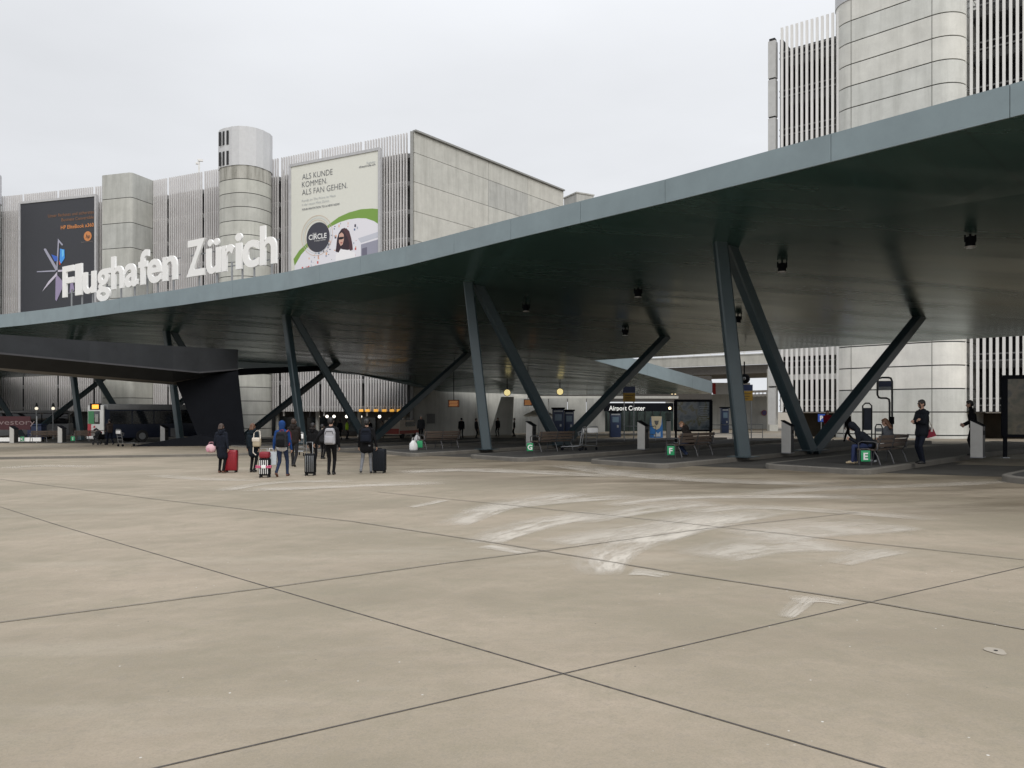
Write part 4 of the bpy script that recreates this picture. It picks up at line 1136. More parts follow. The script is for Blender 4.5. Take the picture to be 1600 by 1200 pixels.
# green stop-letter placards on low hoops
sp0 = None
def stop_plate(loc, rz, ch, label, s=1.0):
    t = thing('stop_sign', label, 'sign', loc, rz, 'green stop letter signs')
    m1 = MB(); m1.tube([(-.16, 0, .0), (-.16, 0, .42), (-.1, 0, .48), (.1, 0, .48), (.16, 0, .42), (.16, 0, 0)], .011, 0, 8); m1.build('hoop', M_alu, t)
    m1 = MB(); m1.box((0, -.03, .27), (.25, .05, .32), 0, 0, .01); m1.build('placard', M_green, t)
    if ch:
        m1 = MB(); text(m1, ch, (0, -.06, .17), (1, 0, 0), (0, 0, 1), height=.20, align='C', bold=.03); m1.build('lettering', M_white, t, recalc=False)
    return t
stop_plate(stand(1352, 727), R(-12), 'E', 'green placard with a white letter E at the bench of two sitters')
stop_plate(stand(1048, 716), R(-8), 'F', 'green placard with a white letter F at the hunched sitter\'s bench')
stop_plate(stand(828, 709), R(0), 'G', 'green placard with a white letter G in front of the pillar bin')
stop_plate(stand(656, 703), R(4), '', 'green placard behind white plastic bags, left of the middle column')
stop_plate(on(35, 56, .15), R(15), 'K', 'green placard far left, left of the slim column')
stop_plate(on(114, 56, .15), R(15), 'I', 'green placard far left, at the foot of the slim column')
# stainless pillar bins with a sloping top
bin0 = None
def bin_(loc, rz, label):
    global bin0
    if bin0: return dup(bin0, loc, rz, label)
    bin0 = t = thing('pillar_bin', label, 'litter bin', loc, rz, 'stainless pillar bins on the bus stands')
    m1 = MB(); m1.slab([(-.17, -.22, 0), (.17, -.22, 0), (.17, -.22, 1.02), (-.17, -.22, 1.2)], (0, .04, 0)); m1.build('front_sheet', M_steel, t)
    m1 = MB(); m1.slab([(-.165, -.175, .02), (.165, -.175, .02), (.165, -.175, .99), (-.165, -.175, 1.17)], (0, .38, 0)); m1.build('body', M_steeld, t)
    m1 = MB(); m1.slab([(-.19, -.23, 1.20), (.19, -.23, 1.0), (.19, -.23, 1.03), (-.19, -.23, 1.235)], (0, .46, 0)); m1.build('sloping_lid', M_black, t)
    m1 = MB(); m1.box((.172, .02, .8), (.02, .24, .14)); m1.build('slot', M_dark, t)
    m1 = MB(); m1.box((0, 0, .015), (.36, .46, .03)); m1.build('foot_plate', M_galv, t)
    return t
bin_(stand(1005, 702), R(-34), 'stainless pillar bin left of the map board, near the folded strut')
bin_(stand(1231, 708), R(-36), 'stainless pillar bin just left of the right V strut')
bin_(stand(1528, 715), R(-42), 'stainless pillar bin at the right edge beside the leaning person in black')
bin_(stand(830, 697), R(-30), 'stainless pillar bin behind the letter G placard')
bin_(on(22, 55, .15), R(-10), 'stainless pillar bin farthest left, beside the dark red banner')
bin_(on(97, 55, .15), R(-10), 'stainless pillar bin left of the slim column, far left')
bin_(on(257, 53, .15), R(-10), 'stainless pillar bin in front of the bus side, left of the ramp pier')

# map board and right-hand poster case
def poster_case(loc, rz, w, h, zb, label, kind):
    t = thing('poster_case', label, 'notice board', loc, rz)
    m1 = MB(); zc = zb + h / 2
    for x in (-w / 2, w / 2): m1.beam((x, 0, zb), (x, 0, zb + h), .09, .16)
    m1.beam((-w / 2 - .045, 0, zb), (w / 2 + .045, 0, zb), .16, .09); m1.beam((-w / 2 - .045, 0, zb + h), (w / 2 + .045, 0, zb + h), .16, .12)
    m1.build('frame', M_black, t)
    for x in (-w / 2 + .02, w / 2 - .02):
        m1 = MB(); m1.beam((x, 0, 0), (x, 0, zb), .08, .1); m1.build('leg', M_black, t)
        m1 = MB(); m1.box((x, 0, .015), (.2, .22, .03)); m1.build('foot', M_galv, t)
    m1 = MB(); m1.box((0, 0, zc), (w - .08, .06, h - .08))
    m = bpy.data.materials.new('poster print ' + kind); m.use_nodes = True; n = m.node_tree.nodes; l = m.node_tree.links; b = n['Principled BSDF']; b.inputs['Roughness'].default_value = .15
    tc = n.new('ShaderNodeTexCoord'); no = n.new('ShaderNodeTexNoise'); no.inputs['Scale'].default_value = 2.1; no.inputs['Detail'].default_value = 3; l.new(tc.outputs['Object'], no.inputs['Vector'])
    cr = n.new('ShaderNodeValToRGB'); e = cr.color_ramp.elements
    cs = [(.3, (.03, .04, .05)), (.42, (.10, .13, .15)), (.52, (.17, .19, .2)), (.6, (.12, .12, .06)), (.72, (.28, .29, .28))] if kind == 'map' else [(.3, (.03, .028, .02)), (.45, (.09, .085, .055)), (.55, (.14, .12, .08)), (.65, (.06, .06, .05)), (.75, (.2, .17, .13))]
    e[0].position = cs[0][0]; e[0].color = (*cs[0][1], 1); e[1].position = cs[-1][0]; e[1].color = (*cs[-1][1], 1)
    for p_, c_ in cs[1:-1]: q_ = e.new(p_); q_.color = (*c_, 1)
    l.new(no.outputs['Fac'], cr.inputs[0]); l.new(cr.outputs[0], b.inputs['Base Color'])
    m1.build('print', m, t)
    if kind == 'map':
        m1 = MB()
        for i in range(9): m1.box((w * .3, -.034, zc + .45 - i * .09), (.5 - .08 * (i % 3), .004, .022))
        m1.build('fine_print', mat('print grey', (.32, .34, .35), .5, 0, 0), t)
    return t
poster_case(stand(1083, 692, .15), R(-4), 1.75, 1.5, .62, 'black framed map board behind the bench of the hunched sitter', 'map')
poster_case(stand(1610, 716, .15), R(-14), 1.45, 1.85, .70, 'tall black framed poster case cut by the right edge', 'poster')

# bus stop flag with bent tubes
def flag(px, d, label, dz=.0):
    t = thing('bus_stop_sign', label, 'sign', on(px, d, dz), 0)
    s = d / F; h = lambda py: CAMZ + (HZ - py) * s - (gz((px - 800) * s, d) + dz)
    X = lambda q: (q - px) * s
    m1 = MB(); m1.tube([(X(1394), 0, 0), (X(1394), 0, h(596)), (X(1392), 0, h(591)), (X(1388), 0, h(590)), (X(1378), 0, h(590)), (X(1372), 0, h(592)), (X(1371), 0, h(597)), (X(1371), 0, h(617)), (X(1373), 0, h(621)), (X(1377), 0, h(622)), (X(1385), 0, h(622)), (X(1389), 0, h(624)), (X(1390), 0, h(629)), (X(1390), 0, 0)], .045, 0, 10)
    m1.build('tube_frame', M_steeld, t)
    m1 = MB(); m1.box((X(1382.5), 0, h(602)), (20 * s, .06, 14 * s)); m1.build('flag_panel', mat('flag panel grey', (.33, .35, .38), .5), t)
    m1 = MB(); m1.box((X(1382.5), -.033, h(600)), (19 * s, .012, 8.5 * s)); m1.build('blue_field', mat('navy sign blue', (.015, .03, .10), .4), t)
    m1 = MB(); m1.box((X(1392), -.06, h(657)), (.2, .12, .35)); m1.build('timetable_box', M_black, t)
    return t
flag(1392, 36, 'tall bent-tube bus stop flag in front of the big stair tower')
def totem(px, y0, y1, w, d, label, bar=True):
    s = d / F; t = thing('totem_sign', label, 'sign', on(px, d), 0); z0 = gz((px - 800) * s, d); h = lambda py: CAMZ + (HZ - py) * s - z0
    m1 = MB(); m1.tube([(-w / 2, 0, 0), (-w / 2, 0, h(y0) - .12), (-w / 2 + .12, 0, h(y0)), (w / 2 - .12, 0, h(y0)), (w / 2, 0, h(y0) - .12), (w / 2, 0, 0)], .035, 0, 8); m1.build('tube_frame', M_steeld, t)
    m1 = MB(); zt = h(y0) - .22; zb = h(y1); m1.box((0, 0, (zt + zb) / 2), (w - .1, .09, zt - zb)); m1.build('panel', mat('navy panel', (.012, .022, .055), .35, 0, .1), t)
    return t
totem(1355, 630, 672, .42, 36, 'navy totem sign behind the sitter in the hooded jacket')
t = thing('hoop_rail', 'low rounded steel hoop right of the navy totem sign', 'rail', on(1373, 35), 0)
m1 = MB(); m1.tube([(-.16, 0, 0), (-.16, 0, .9), (-.1, 0, 1.02), (.1, 0, 1.02), (.16, 0, .9), (.16, 0, 0)], .03, 0, 8); m1.build('tube', M_steeld, t)
m1 = MB(); m1.box((0, 0, .78), (.3, .03, .16)); m1.build('plate', M_galv, t)
# parking signs
M_blue = mat('traffic blue', (.02, .08, .42), .4, 0, .03)
def psign(px, py, d, w, label):
    s = d / F; t = thing('parking_sign', label, 'sign', on(px, d), 0, 'blue parking signs'); z = CAMZ + (HZ - py) * s - gz((px - 800) * s, d)
    m1 = MB(); m1.cyl((0, .05, 0), (0, .05, z + w / 2), .03); m1.build('pole', M_galv, t)
    m1 = MB(); m1.box((0, 0, z), (w, .03, w * 1.1)); m1.build('plate', M_blue, t)
    m1 = MB(); text(m1, 'P', (0, -.02, z - w * .33), (1, 0, 0), (0, 0, 1), height=w * .66, align='C', bold=.04); m1.build('lettering', M_white, t, recalc=False)
psign(1319, 641, 50, .52, 'blue parking sign left of the navy totem, against the tower')
psign(1283.5, 653, 50, .46, 'blue parking sign beside the person in red')
# yellow and navy stop signs on slim poles
def ysign(px, y0, y1, y2, w, d, label):
    s = d / F; t = thing('route_sign', label, 'sign', on(px, d), 0, 'navy and yellow route signs'); z0 = gz((px - 800) * s, d); h = lambda py: CAMZ + (HZ - py) * s - z0
    for x in (-w * .4, w * .4): m1 = MB(); m1.cyl((x, .06, 0), (x, .06, h(y0)), .035); m1.build('pole', M_galv, t)
    m1 = MB(); m1.box((0, 0, (h(y1) + h(y2)) / 2), (w, .06, h(y1) - h(y2))); m1.build('yellow_plate', mat('sign yellow', (.42, .25, .03), .45, 0, .05), t)
    m1 = MB(); m1.box((0, 0, (h(y0) + h(y1)) / 2 + .01), (w, .07, h(y0) - h(y1) - .02)); m1.build('navy_plate', mat('navy sign blue', (.015, .03, .10), .4), t)
    m1 = MB()
    for i, zf in enumerate((.72, .45, .2)): m1.box((-w * .08 * i, -.033, h(y2) + (h(y1) - h(y2)) * zf), (w * (.7 - .15 * i), .004, .05))
    m1.build('sign_print', mat('sign print dark', (.12, .08, .03), .6), t)
ysign(983, 604, 614, 628, .78, 50, 'navy and yellow route sign over the glass doors')
ysign(1168, 601, 611, 626, .66, 50, 'navy and yellow route sign right beside the big right column')
# dark camera lamp hanging above it
q = W(1163, 587, 49); m1 = MB(); m1.cyl(q + Vector((0, 0, .9)), q + Vector((0, 0, -.1)), .04); m1.ball(q + Vector((0, 0, -.2)), .36, 0, 14, (1, 1, .9)); m1.ball(q + Vector((-.1, -.3, -.2)), .12, 1, 10)
tag(m1.build('hanging_camera', [M_black, M_galv]), 'black dome camera hanging beside the big right column', 'camera')
# no-parking disc
t = thing('no_parking_sign', 'round no-parking sign on the concrete wall left of the right garage', 'sign', W(1194, 645, 102.8), 0)
m1 = MB(); m1.cyl((0, 0, 0), (0, -.05, 0), .38, 0, 24); m1.build('red_disc', mat('sign red dull', (.22, .03, .05), .5), t)
m1 = MB(); m1.cyl((0, -.052, 0), (0, -.07, 0), .29, 0, 24); m1.build('blue_disc', mat('sign blue dull', (.05, .05, .16), .5), t)
m1 = MB(); m1.beam((-.2, -.08, .2), (.2, -.08, -.2), .07, .02); m1.build('red_bar', mat('sign red dull', (.22, .03, .05), .5), t)
# station clocks
M_clock = mat('lit clock face', (.95, .78, .36), .4, 0, 0, emit=.8)
def clock(px, py, lab):
    d = 76; t = thing('station_clock', lab, 'clock', W(px, py, d), 0, 'round station clocks'); zt = soffit_above(t.location.x, d) - t.location.z
    m1 = MB(); m1.cyl((0, .08, .3), (0, .08, zt), .04); m1.build('hanger', M_black, t)
    m1 = MB(); m1.cyl((0, .14, 0), (0, 0, 0), .36, 0, 28); m1.build('case', M_black, t)
    m1 = MB(); m1.cyl((0, -.002, 0), (0, -.02, 0), .31, 0, 28); m1.build('dial', M_clock, t)
    m1 = MB(); m1.beam((0, -.03, 0), (0, -.03, .23), .04, .01); m1.build('minute_hand', M_black, t)
    m1 = MB(); m1.beam((0, -.03, 0), (.1, -.03, -.1), .05, .01); m1.build('hour_hand', M_black, t)
clock(792.5, 613.5, 'round yellow lit clock left of the slanting strut under the canopy')
clock(875, 612, 'round yellow lit clock right of the slanting strut under the canopy')
# orange departure screens
def screen_box(px, py, w, h, lab):
    d = 66; p = W(px, py, d); t = thing('departure_screen', lab, 'screen', p, 0, 'orange departure screens')
    zt = soffit_above(p.x, p.y) - p.z
    m1 = MB(); m1.box((0, 0, 0), (w, .2, h)); m1.build('housing', mat('screen housing brown', (.10, .045, .025), .5), t)
    m1 = MB(); m1.box((0, -.105, 0), (w - .12, .01, h - .12)); m1.build('screen', mat('screen glow', (.35, .12, .05), .4, 0, .2, 6, emit=.25), t)
    m1 = MB()
    for i in range(4): m1.box((-.05 * (i % 2), -.115, h * .3 - i * h * .2), (w * .7, .004, h * .07))
    m1.build('screen_text', mat('amber text', (.8, .42, .14), .5, 0, 0, emit=.25), t)
    m1 = MB(); m1.cyl((0, .05, h / 2), (0, .05, zt), .03); m1.build('hanger', M_black, t)
screen_box(709, 630.5, .95, .62, 'orange lit departure screen left of the middle column')
screen_box(825, 629, .72, .55, 'orange lit departure screen right of the middle column')
# navy ticket kiosks
def kiosk(px, d, w, h, lab):
    t = thing('ticket_kiosk', lab, 'kiosk', on(px, d), 0)
    m1 = MB(); m1.box((0, 0, h / 2), (w, .7, h), 0, 0, .04); m1.build('cabinet', mat('kiosk navy', (.010, .022, .06), .4, 0, .1), t)
    m1 = MB(); m1.box((0, -.06, h + .07), (w + .14, .85, .14)); m1.build('hood', M_black, t)
    m1 = MB(); m1.box((0, -.36, h * .72), (w * .6, .02, h * .22)); m1.build('screen', mat('kiosk screen', (.10, .15, .2), .15), t)
    m1 = MB(); m1.box((0, -.36, h * .93), (w * .8, .02, .12)); m1.build('name_strip', mat('kiosk strip', (.30, .32, .34), .5), t)
    m1 = MB(); m1.box((w * .2, -.36, h * .45), (.14, .03, .2)); m1.build('slot_panel', M_galv, t)
kiosk(872, 62, .92, 2.35, 'navy ticket kiosk with a pale name strip, left of the pair')
kiosk(889, 64, .78, 2.2, 'narrower navy ticket kiosk, right of the pair')
kiosk(961, 62, .86, 2.0, 'navy machine in front of the glass doors')
kiosk(1132, 80, .75, 2.6, 'narrow navy door-like cabinet in the wall right of the map board')
# pale market parasol
t = thing('parasol', 'pale square parasol behind the slanting strut by the kiosks', 'parasol', on(842, 70), 0)
m1 = MB(); a = 1.35; m1.add([(-a, -a, 2.0), (a, -a, 2.0), (a, a, 2.0), (-a, a, 2.0), (0, 0, 2.62)], [(0, 1, 4), (1, 2, 4), (2, 3, 4), (3, 0, 4)])
m1.add([(-a, -a, 2.0), (a, -a, 2.0), (a, -a, 1.86), (-a, -a, 1.86)], [(0, 1, 2, 3)]); m1.build('canvas', mat('parasol canvas', (.55, .50, .40), .8), t)
m1 = MB(); m1.cyl((0, 0, 0), (0, 0, 2.62), .035); m1.build('pole', M_galv, t)
m1 = MB(); m1.cyl((0, 0, 0), (0, 0, .12), .32, 0, 18); m1.build('base', M_conc[1], t)
# blue and sand advertising stand
t = thing('advert_stand', 'rounded blue and sand coloured advertising stand left of the map board', 'stand', on(1025, 58), 0)
m1 = MB(); m1.slab([(-.48, -.2, 0), (.48, -.2, 0), (.46, -.2, .95), (.40, -.2, 1.55), (-.40, -.2, 1.55), (-.46, -.2, .95)], (0, .4, 0)); m1.build('body', mat('stand blue', (.02, .13, .36), .45, 0, .15), t)
m1 = MB(); m1.slab([(-.40, -.22, 1.62), (.40, -.22, 1.62), (.36, -.22, 1.0), (.22, -.22, .72), (0, -.22, .62), (-.22, -.22, .72), (-.36, -.22, 1.0)], (0, .3, 0)); m1.build('shield', mat('sand panel', (.46, .40, .28), .6), t)
m1 = MB(); m1.slab([(-.2, -.225, .2), (.0, -.225, .45), (.1, -.225, .3), (.3, -.225, .5), (.3, -.225, .1), (-.2, -.225, .1)], (0, .02, 0)); m1.build('swoosh', mat('stand pale', (.4, .45, .5), .5), t)
m1 = MB(); m1.slab([(-.17, -.23, 1.3), (.17, -.23, 1.3), (.12, -.23, 1.05), (0, -.23, .95), (-.12, -.23, 1.05)], (0, .02, 0)); m1.build('badge', mat('badge dark', (.08, .08, .08), .5), t)
# help post with a lamp
t = thing('help_post', 'slim grey help post with a lit lamp beside the map board', 'post', on(1044.5, 50), 0)
m1 = MB(); m1.box((0, 0, .62), (.26, .2, 1.24)); m1.build('column', M_steel, t)
m1 = MB(); m1.box((0, 0, 1.55), (.34, .26, .5)); m1.build('head', mat('help head', (.10, .12, .11), .4), t)
m1 = MB(); m1.box((0, 0, 1.27), (.16, .14, .08)); m1.build('neck', M_black, t)
m1 = MB(); m1.ball((.08, -.02, 2.08), .09, 0, 12); m1.build('lamp', mat('warm lamp', (1, .78, .45), .5, 0, 0, emit=3), t)
m1 = MB(); m1.cyl((.08, 0, 1.8), (.08, 0, 2.0), .03); m1.build('stem', M_black, t)
# crowd rails on the far stands
rail0 = None
for px, d, lab in ((1000, 44, 'thin steel queue rail in front of the glass doors, left one'), (1128, 44, 'thin steel queue rail right of the map board'), (1168, 46, 'thin steel queue rail behind the big right column')):
    if rail0 is None:
        rail0 = t = thing('queue_rail', lab, 'rail', on(px, d), 0, 'steel queue rails')
        m1 = MB(); m1.tube([(-.9, 0, 0), (-.9, 0, .98), (.9, 0, .98), (.9, 0, 0)], .025, 0, 8); m1.build('hoop', M_galv, t)
        m1 = MB(); m1.cyl((-.9, 0, .5), (.9, 0, .5), .018); m1.build('crossbar', M_galv, t)
    else: dup(rail0, on(px, d), 0, lab)

# luggage trolleys (handle at -y, nose at +y)
tr0 = None
def trolley(loc, rz, label):
    global tr0
    if tr0: return dup(tr0, loc, rz, label)
    tr0 = t = thing('luggage_trolley', label, 'trolley', loc, rz, 'airport luggage trolleys')
    m1 = MB()
    for x in (-.26, .26):
        m1.tube([(x, -.42, .98), (x, -.40, .9), (x, -.3, .25), (x, -.22, .2), (x * .75, .55, .16)], .02, 0, 8)
    m1.tube([(-.26, -.42, .98), (-.2, -.45, 1.02), (.2, -.45, 1.02), (.26, -.42, .98)], .022, 0, 8)
    for y in (-.15, .05, .25, .45): m1.cyl((-.22, y, .19), (.22, y, .19), .012)
    for z in (.4, .6): m1.cyl((-.26, -.33, z), (.26, -.33, z), .012)
    m1.build('frame', M_galv, t)
    m1 = MB()
    m1.tube([(-.24, -.42, .86), (-.24, -.2, .80), (.24, -.2, .80), (.24, -.42, .86)], .012)
    for k in range(5): m1.tube([(-.2 + .1 * k, -.4, .84), (-.2 + .1 * k, -.38, .68), (-.2 + .1 * k, -.22, .66), (-.2 + .1 * k, -.2, .8)], .006, 0, 6)
    m1.build('basket', M_galv, t)
    m1 = MB(); m1.box((0, -.44, .86), (.5, .02, .2), 0, 0, .008); m1.build('advert_plate', mat('trolley plate', (.85, .85, .85), .5), t)
    for x, y in ((-.25, -.3), (.25, -.3), (0, .52)):
        m1 = MB(); m1.cyl((x - .02, y, .07), (x + .02, y, .07), .07, 0, 14); m1.build('wheel', M_black, t)
    return t
trolley(stand(919, 703), R(20), 'luggage trolley with an upright white plate, right one of the parked pair')
trolley(stand(897, 704), R(75), 'luggage trolley turned sideways with its plate facing left, by the bench end')
trolley(on(196, 46, .1), R(-35), 'luggage trolley standing alone left of the ramp pier')
trolley(on(466, 33, .1), R(10), 'luggage trolley pushed ahead of the walking group')
trolley(on(1290, 42, .0), R(15), 'luggage trolley behind the right V strut by the person in red')

# bags left beside the stop placard
def plastic_bag(loc, s, col, label, name='plastic_bag'):
    t = thing(name, label, 'bag', loc, random.random())
    m1 = MB(); seg = 14; rows = [(.0, .85), (.06, 1.0), (.2, 1.02), (.32, .85), (.42, .5), (.47, .3)]
    vs = []; rr = random.Random(int(loc[0] * 100))
    for z, r in rows:
        for k in range(seg): a = 2 * math.pi * k / seg; w = 1 + rr.uniform(-.09, .09); vs.append((.2 * r * w * math.cos(a) * s, .12 * r * w * math.sin(a) * s, z * s))
    fs = [(i * seg + k, i * seg + (k + 1) % seg, (i + 1) * seg + (k + 1) % seg, (i + 1) * seg + k) for i in range(len(rows) - 1) for k in range(seg)]
    fs += [list(range(seg))[::-1], list(range((len(rows) - 1) * seg, len(rows) * seg))]
    m1.add(vs, fs, 0, True); m1.build('sack', col, t)
    m1 = MB()
    for y in (-.02, .02): m1.tube([(-.06 * s, y, .46 * s), (-.05 * s, y, .58 * s), (.05 * s, y, .58 * s), (.06 * s, y, .46 * s)], .008, 0, 6)
    m1.build('handles', col, t); return t
M_bagw = mat('white plastic film', (.72, .72, .72), .4, 0, .08, 8)
plastic_bag(stand(646, 704), 1.0, M_bagw, 'white plastic bag slumped left of the green placard')
plastic_bag(stand(652, 701.5) + Vector((0, 0, .33)), .75, mat('grey plastic film', (.45, .45, .46), .4, 0, .1), 'grey plastic bag sitting atop the white bag pile by the placard')

# ================================================================== VEHICLES
M_tyre = mat('tyre rubber', (.015, .015, .016), .8)
M_busw = mat('bus white paint', (.62, .62, .60), .35, 0, .05)
M_busn = mat('bus navy paint', (.012, .016, .03), .3, 0, .08)
M_busg = mat('bus grey roof', (.22, .225, .23), .45)
M_glass = mat('dark vehicle glass', (.012, .014, .017), .06, 0, .1)
BUS = thing('city_bus', 'navy and white city bus under the ramp with a lit orange display on its tail', 'bus', on(150, 60, 0), math.atan2(.8, .6) - R(90), None)
# local: rear face at y=0 looking to -y, length towards +y
L_, Wd, Hb = 12.0, 2.5, 3.05
m1 = MB(); m1.box((0, L_ / 2, .35 + 1.15), (Wd, L_, 2.3), 0, 0, .1); m1.build('body', M_busn, BUS)
m1 = MB(); m1.box((0, L_ / 2 + .1, 2.8), (Wd - .02, L_ - .3, .5), 0, 0, .1); m1.build('roof', M_busg, BUS)
m1 = MB(); m1.box((0, .0, 1.66), (Wd + .02, .12, 2.64), 0, 0, .04); m1.build('tail_panel', M_busw, BUS)
m1 = MB(); m1.box((-.15, -.07, 2.0), (1.8, .03, 1.0), 0, 0, .01); m1.build('rear_window', M_glass, BUS)
m1 = MB(); m1.box((-.62, -.09, 2.0), (.95, .012, 1.0)); m1.build('green_poster', mat('poster green', (.03, .20, .07), .5, 0, .25, 5), BUS)
m1 = MB(); m1.box((.28, -.09, 1.95), (.5, .012, .6)); m1.build('pale_poster', mat('poster pale', (.3, .3, .28), .5, 0, .25, 5), BUS)
m1 = MB(); m1.box((-.95, -.07, 1.02), (.55, .02, .95)); m1.build('red_panel', mat('bus red', (.42, .02, .03), .45, 0, .05), BUS)
m1 = MB(); m1.slab([(-.3, -.075, 1.05), (.2, -.075, 1.2), (.75, -.075, 1.0), (.75, -.075, .9), (.2, -.075, 1.05), (-.2, -.075, .95)], (0, .01, 0)); m1.build('dark_swoosh', M_black, BUS)
m1 = MB(); m1.slab([(-.4, -.075, 1.22), (-.05, -.075, 1.38), (.05, -.075, 1.2)], (0, .01, 0)); m1.build('red_mark', mat('bus red', (.42, .02, .03), .45), BUS)
m1 = MB(); m1.box((0, -.02, 2.84), (1.75, .14, .5), 0, 0, .05); m1.build('display_housing', M_black, BUS)
m1 = MB(); m1.box((.1, -.1, 2.84), (1.05, .03, .32), 0, 0, .02); m1.build('display', mat('amber display', (1, .36, .04), .5, 0, .1, 8, emit=1.6), BUS)
m1 = MB(); m1.box((0, -.1, .42), (Wd, .2, .26), 0, 0, .05); m1.build('bumper', M_busw, BUS)
for x in (-1.05, 1.05):
    m1 = MB(); m1.box((x, -.075, .72), (.16, .03, .4)); m1.build('tail_light', mat('tail light red', (.35, .01, .01), .3), BUS)
for k in range(6):
    m1 = MB(); m1.box((Wd / 2 + .005, 1.3 + 1.78 * k, 2.0), (.03, 1.68, 1.05)); m1.build('window', M_glass, BUS)
for y in (3.0, 8.9):
    for x in (-Wd / 2 + .12, Wd / 2 - .1):
        m1 = MB(); m1.cyl((x - .15, y, .5), (x + .15, y, .5), .5, 0, 24); w_ = m1.build('wheel', M_tyre, BUS)
        m1 = MB(); m1.cyl((x + (.151 if x > 0 else -.17), y, .5), (x + (.17 if x > 0 else -.151), y, .5), .27, 0, 18); m1.build('rim', M_galv, w_)
m1 = MB(); m1.box((Wd / 2 + .012, 5.9, .75), (.02, 1.0, .7)); m1.build('side_hatch', mat('bus grey hatch', (.16, .16, .165), .5), BUS)
# second bus standing farther left, mostly glass
BUS2 = thing('city_bus', 'grey bus parked behind the dark red banner at the left edge', 'bus', on(20, 82, 0), math.atan2(.35, .93) - R(90), None)
m1 = MB(); m1.box((0, 0, 1.0), (2.5, 11, 1.3), 0, 0, .1); m1.build('body', mat('bus light grey', (.28, .28, .29), .4), BUS2)
m1 = MB(); m1.box((0, 0, 2.9), (2.45, 11, .3), 0, 0, .1); m1.build('roof', mat('bus light grey', (.28, .28, .29), .4), BUS2)
m1 = MB(); m1.box((0, 0, 2.2), (2.42, 10.8, 1.15), 0, 0, .06); m1.build('window_band', M_glass, BUS2)
for y in (-3.2, 3.2):
    m1 = MB(); m1.cyl((-1.2, y, .5), (1.2, y, .5), .5, 0, 20); m1.build('wheel', M_tyre, BUS2)
# dark red banner
t = thing('banner', 'dark red banner with pale lettering at the left edge under the ramp', 'banner', on(20, 60), 0)
s = 60 / F; z0 = gz(-39, 60); h = lambda py: CAMZ + (HZ - py) * s - z0
m1 = MB(); m1.box(((20 - 17) * s - 1.0, 0, h(661)), (90 * s, .06, 21 * s)); m1.build('cloth', mat('banner dark red', (.045, .009, .013), .6, 0, .15), t)
m1 = MB(); text(m1, 'travestory', (35 * s, -.04, h(663.5)), (1, 0, 0), (0, 0, 1), width=78 * s, align='R', height=8.5 * s); m1.build('lettering', mat('banner pale ink', (.20, .15, .15), .6), t, recalc=False)
for px in (-25, 57): m1 = MB(); m1.beam(((px - 20) * s, .06, 0), ((px - 20) * s, .06, h(650)), .07, .07); m1.build('post', M_galv, t)
m1 = MB(); m1.box((0, .02, .32), (4.4, .1, .3)); m1.build('low_board', M_white, t)
# dark blue refuse container left
t = thing('container_bin', 'dark blue wheeled container beyond the left bench', 'container', on(58, 66), 0)
m1 = MB(); m1.box((0, 0, .8), (1.2, .8, 1.2), 0, 0, .04); m1.build('body', mat('container blue', (.01, .02, .06), .45), t)
m1 = MB(); m1.box((0, -.02, 1.48), (1.28, .9, .12), 0, 0, .03); m1.build('lid', mat('container blue lid', (.012, .025, .07), .4), t)
for x in (-.5, .5): m1 = MB(); m1.cyl((x, 0, .1), (x + .05, 0, .1), .1, 0, 12); m1.build('wheel', M_tyre, t)
# left lamp with dome on the far bus lane
for px, py, lab in ((83, 640, 'lit lamp on a pole in the middle of the far left bays'), (57, 640, 'lit lamp on a pole beside a white post at far left')):
    p = W(px, py, 80); z0 = gz(p.x, 80)
    t = thing('pole_lamp', lab, 'lamp', Vector((p.x, 80, z0)), 0, 'lamps in the far left bays')
    m1 = MB(); m1.cyl((0, 0, 0), (0, 0, p.z - z0), .06); m1.build('pole', M_galv, t)
    m1 = MB(); m1.ball((0, 0, p.z - z0 + .12), .16, 0, 12); m1.build('globe', mat('cool lamp', (1, .9, .7), .5, 0, 0, emit=1), t)
    m1 = MB(); m1.cyl((0, 0, p.z - z0 + .3), (0, 0, p.z - z0 + .7), .16, 0, 12, .05); m1.build('cap', M_steeld, t)
# yellow-orange shop lights over the garage arcade
MO = mat('arcade orange', (1, .50, .08), .5, 0, 0, emit=.55)
for px in (567, 577, 590, 603, 615, 626):
    p, d, n_ = facade_frame(px); q = p + n_ * .3; q.z = CAMZ + .1
    t = thing('arcade_lamp', 'small orange lit sign lamp hanging under the garage slats', 'lamp', q, 0, 'orange lamps under the garage slats')
    m1 = MB(); m1.box((0, 0, 0), (.42, .2, .26), 0, 0, .03); m1.build('lamp_body', MO, t)
    m1 = MB(); m1.cyl((0, 0, .13), (0, 0, .35), .03); m1.build('hanger', M_black, t)
MW = mat('arcade white lamp', (1, .92, .8), .5, 0, 0, emit=2.5)
for px in (478, 492, 503, 523, 545, 575):
    p, d, n_ = facade_frame(px); q = p - n_ * 2.0; q.z = CAMZ - .55
    t = thing('arcade_lamp', 'small round white lamp inside the garage arcade', 'lamp', q, 0, 'white lamps inside the garage arcade')
    m1 = MB(); m1.ball((0, 0, 0), .17, 0, 10); m1.build('globe', MW, t)
    m1 = MB(); m1.cyl((0, 0, .12), (0, 0, .55), .025); m1.build('hanger', M_black, t)
# grey plate on the end wall
t = W(675, 654, 80); m1 = MB(); m1.box((0, 0, 0), (1.2, .08, 1.0), 0, 0, .02)
o = m1.build('wall_plaque', mat('plaque grey', (.12, .12, .115), .5)); o.location = t + Vector((-.0, -1.2, 0)); o.rotation_euler = (0, 0, math.atan2(ed.y, ed.x)); tag(o, 'dark square plaque on the garage end wall above the empty bench', 'plaque')
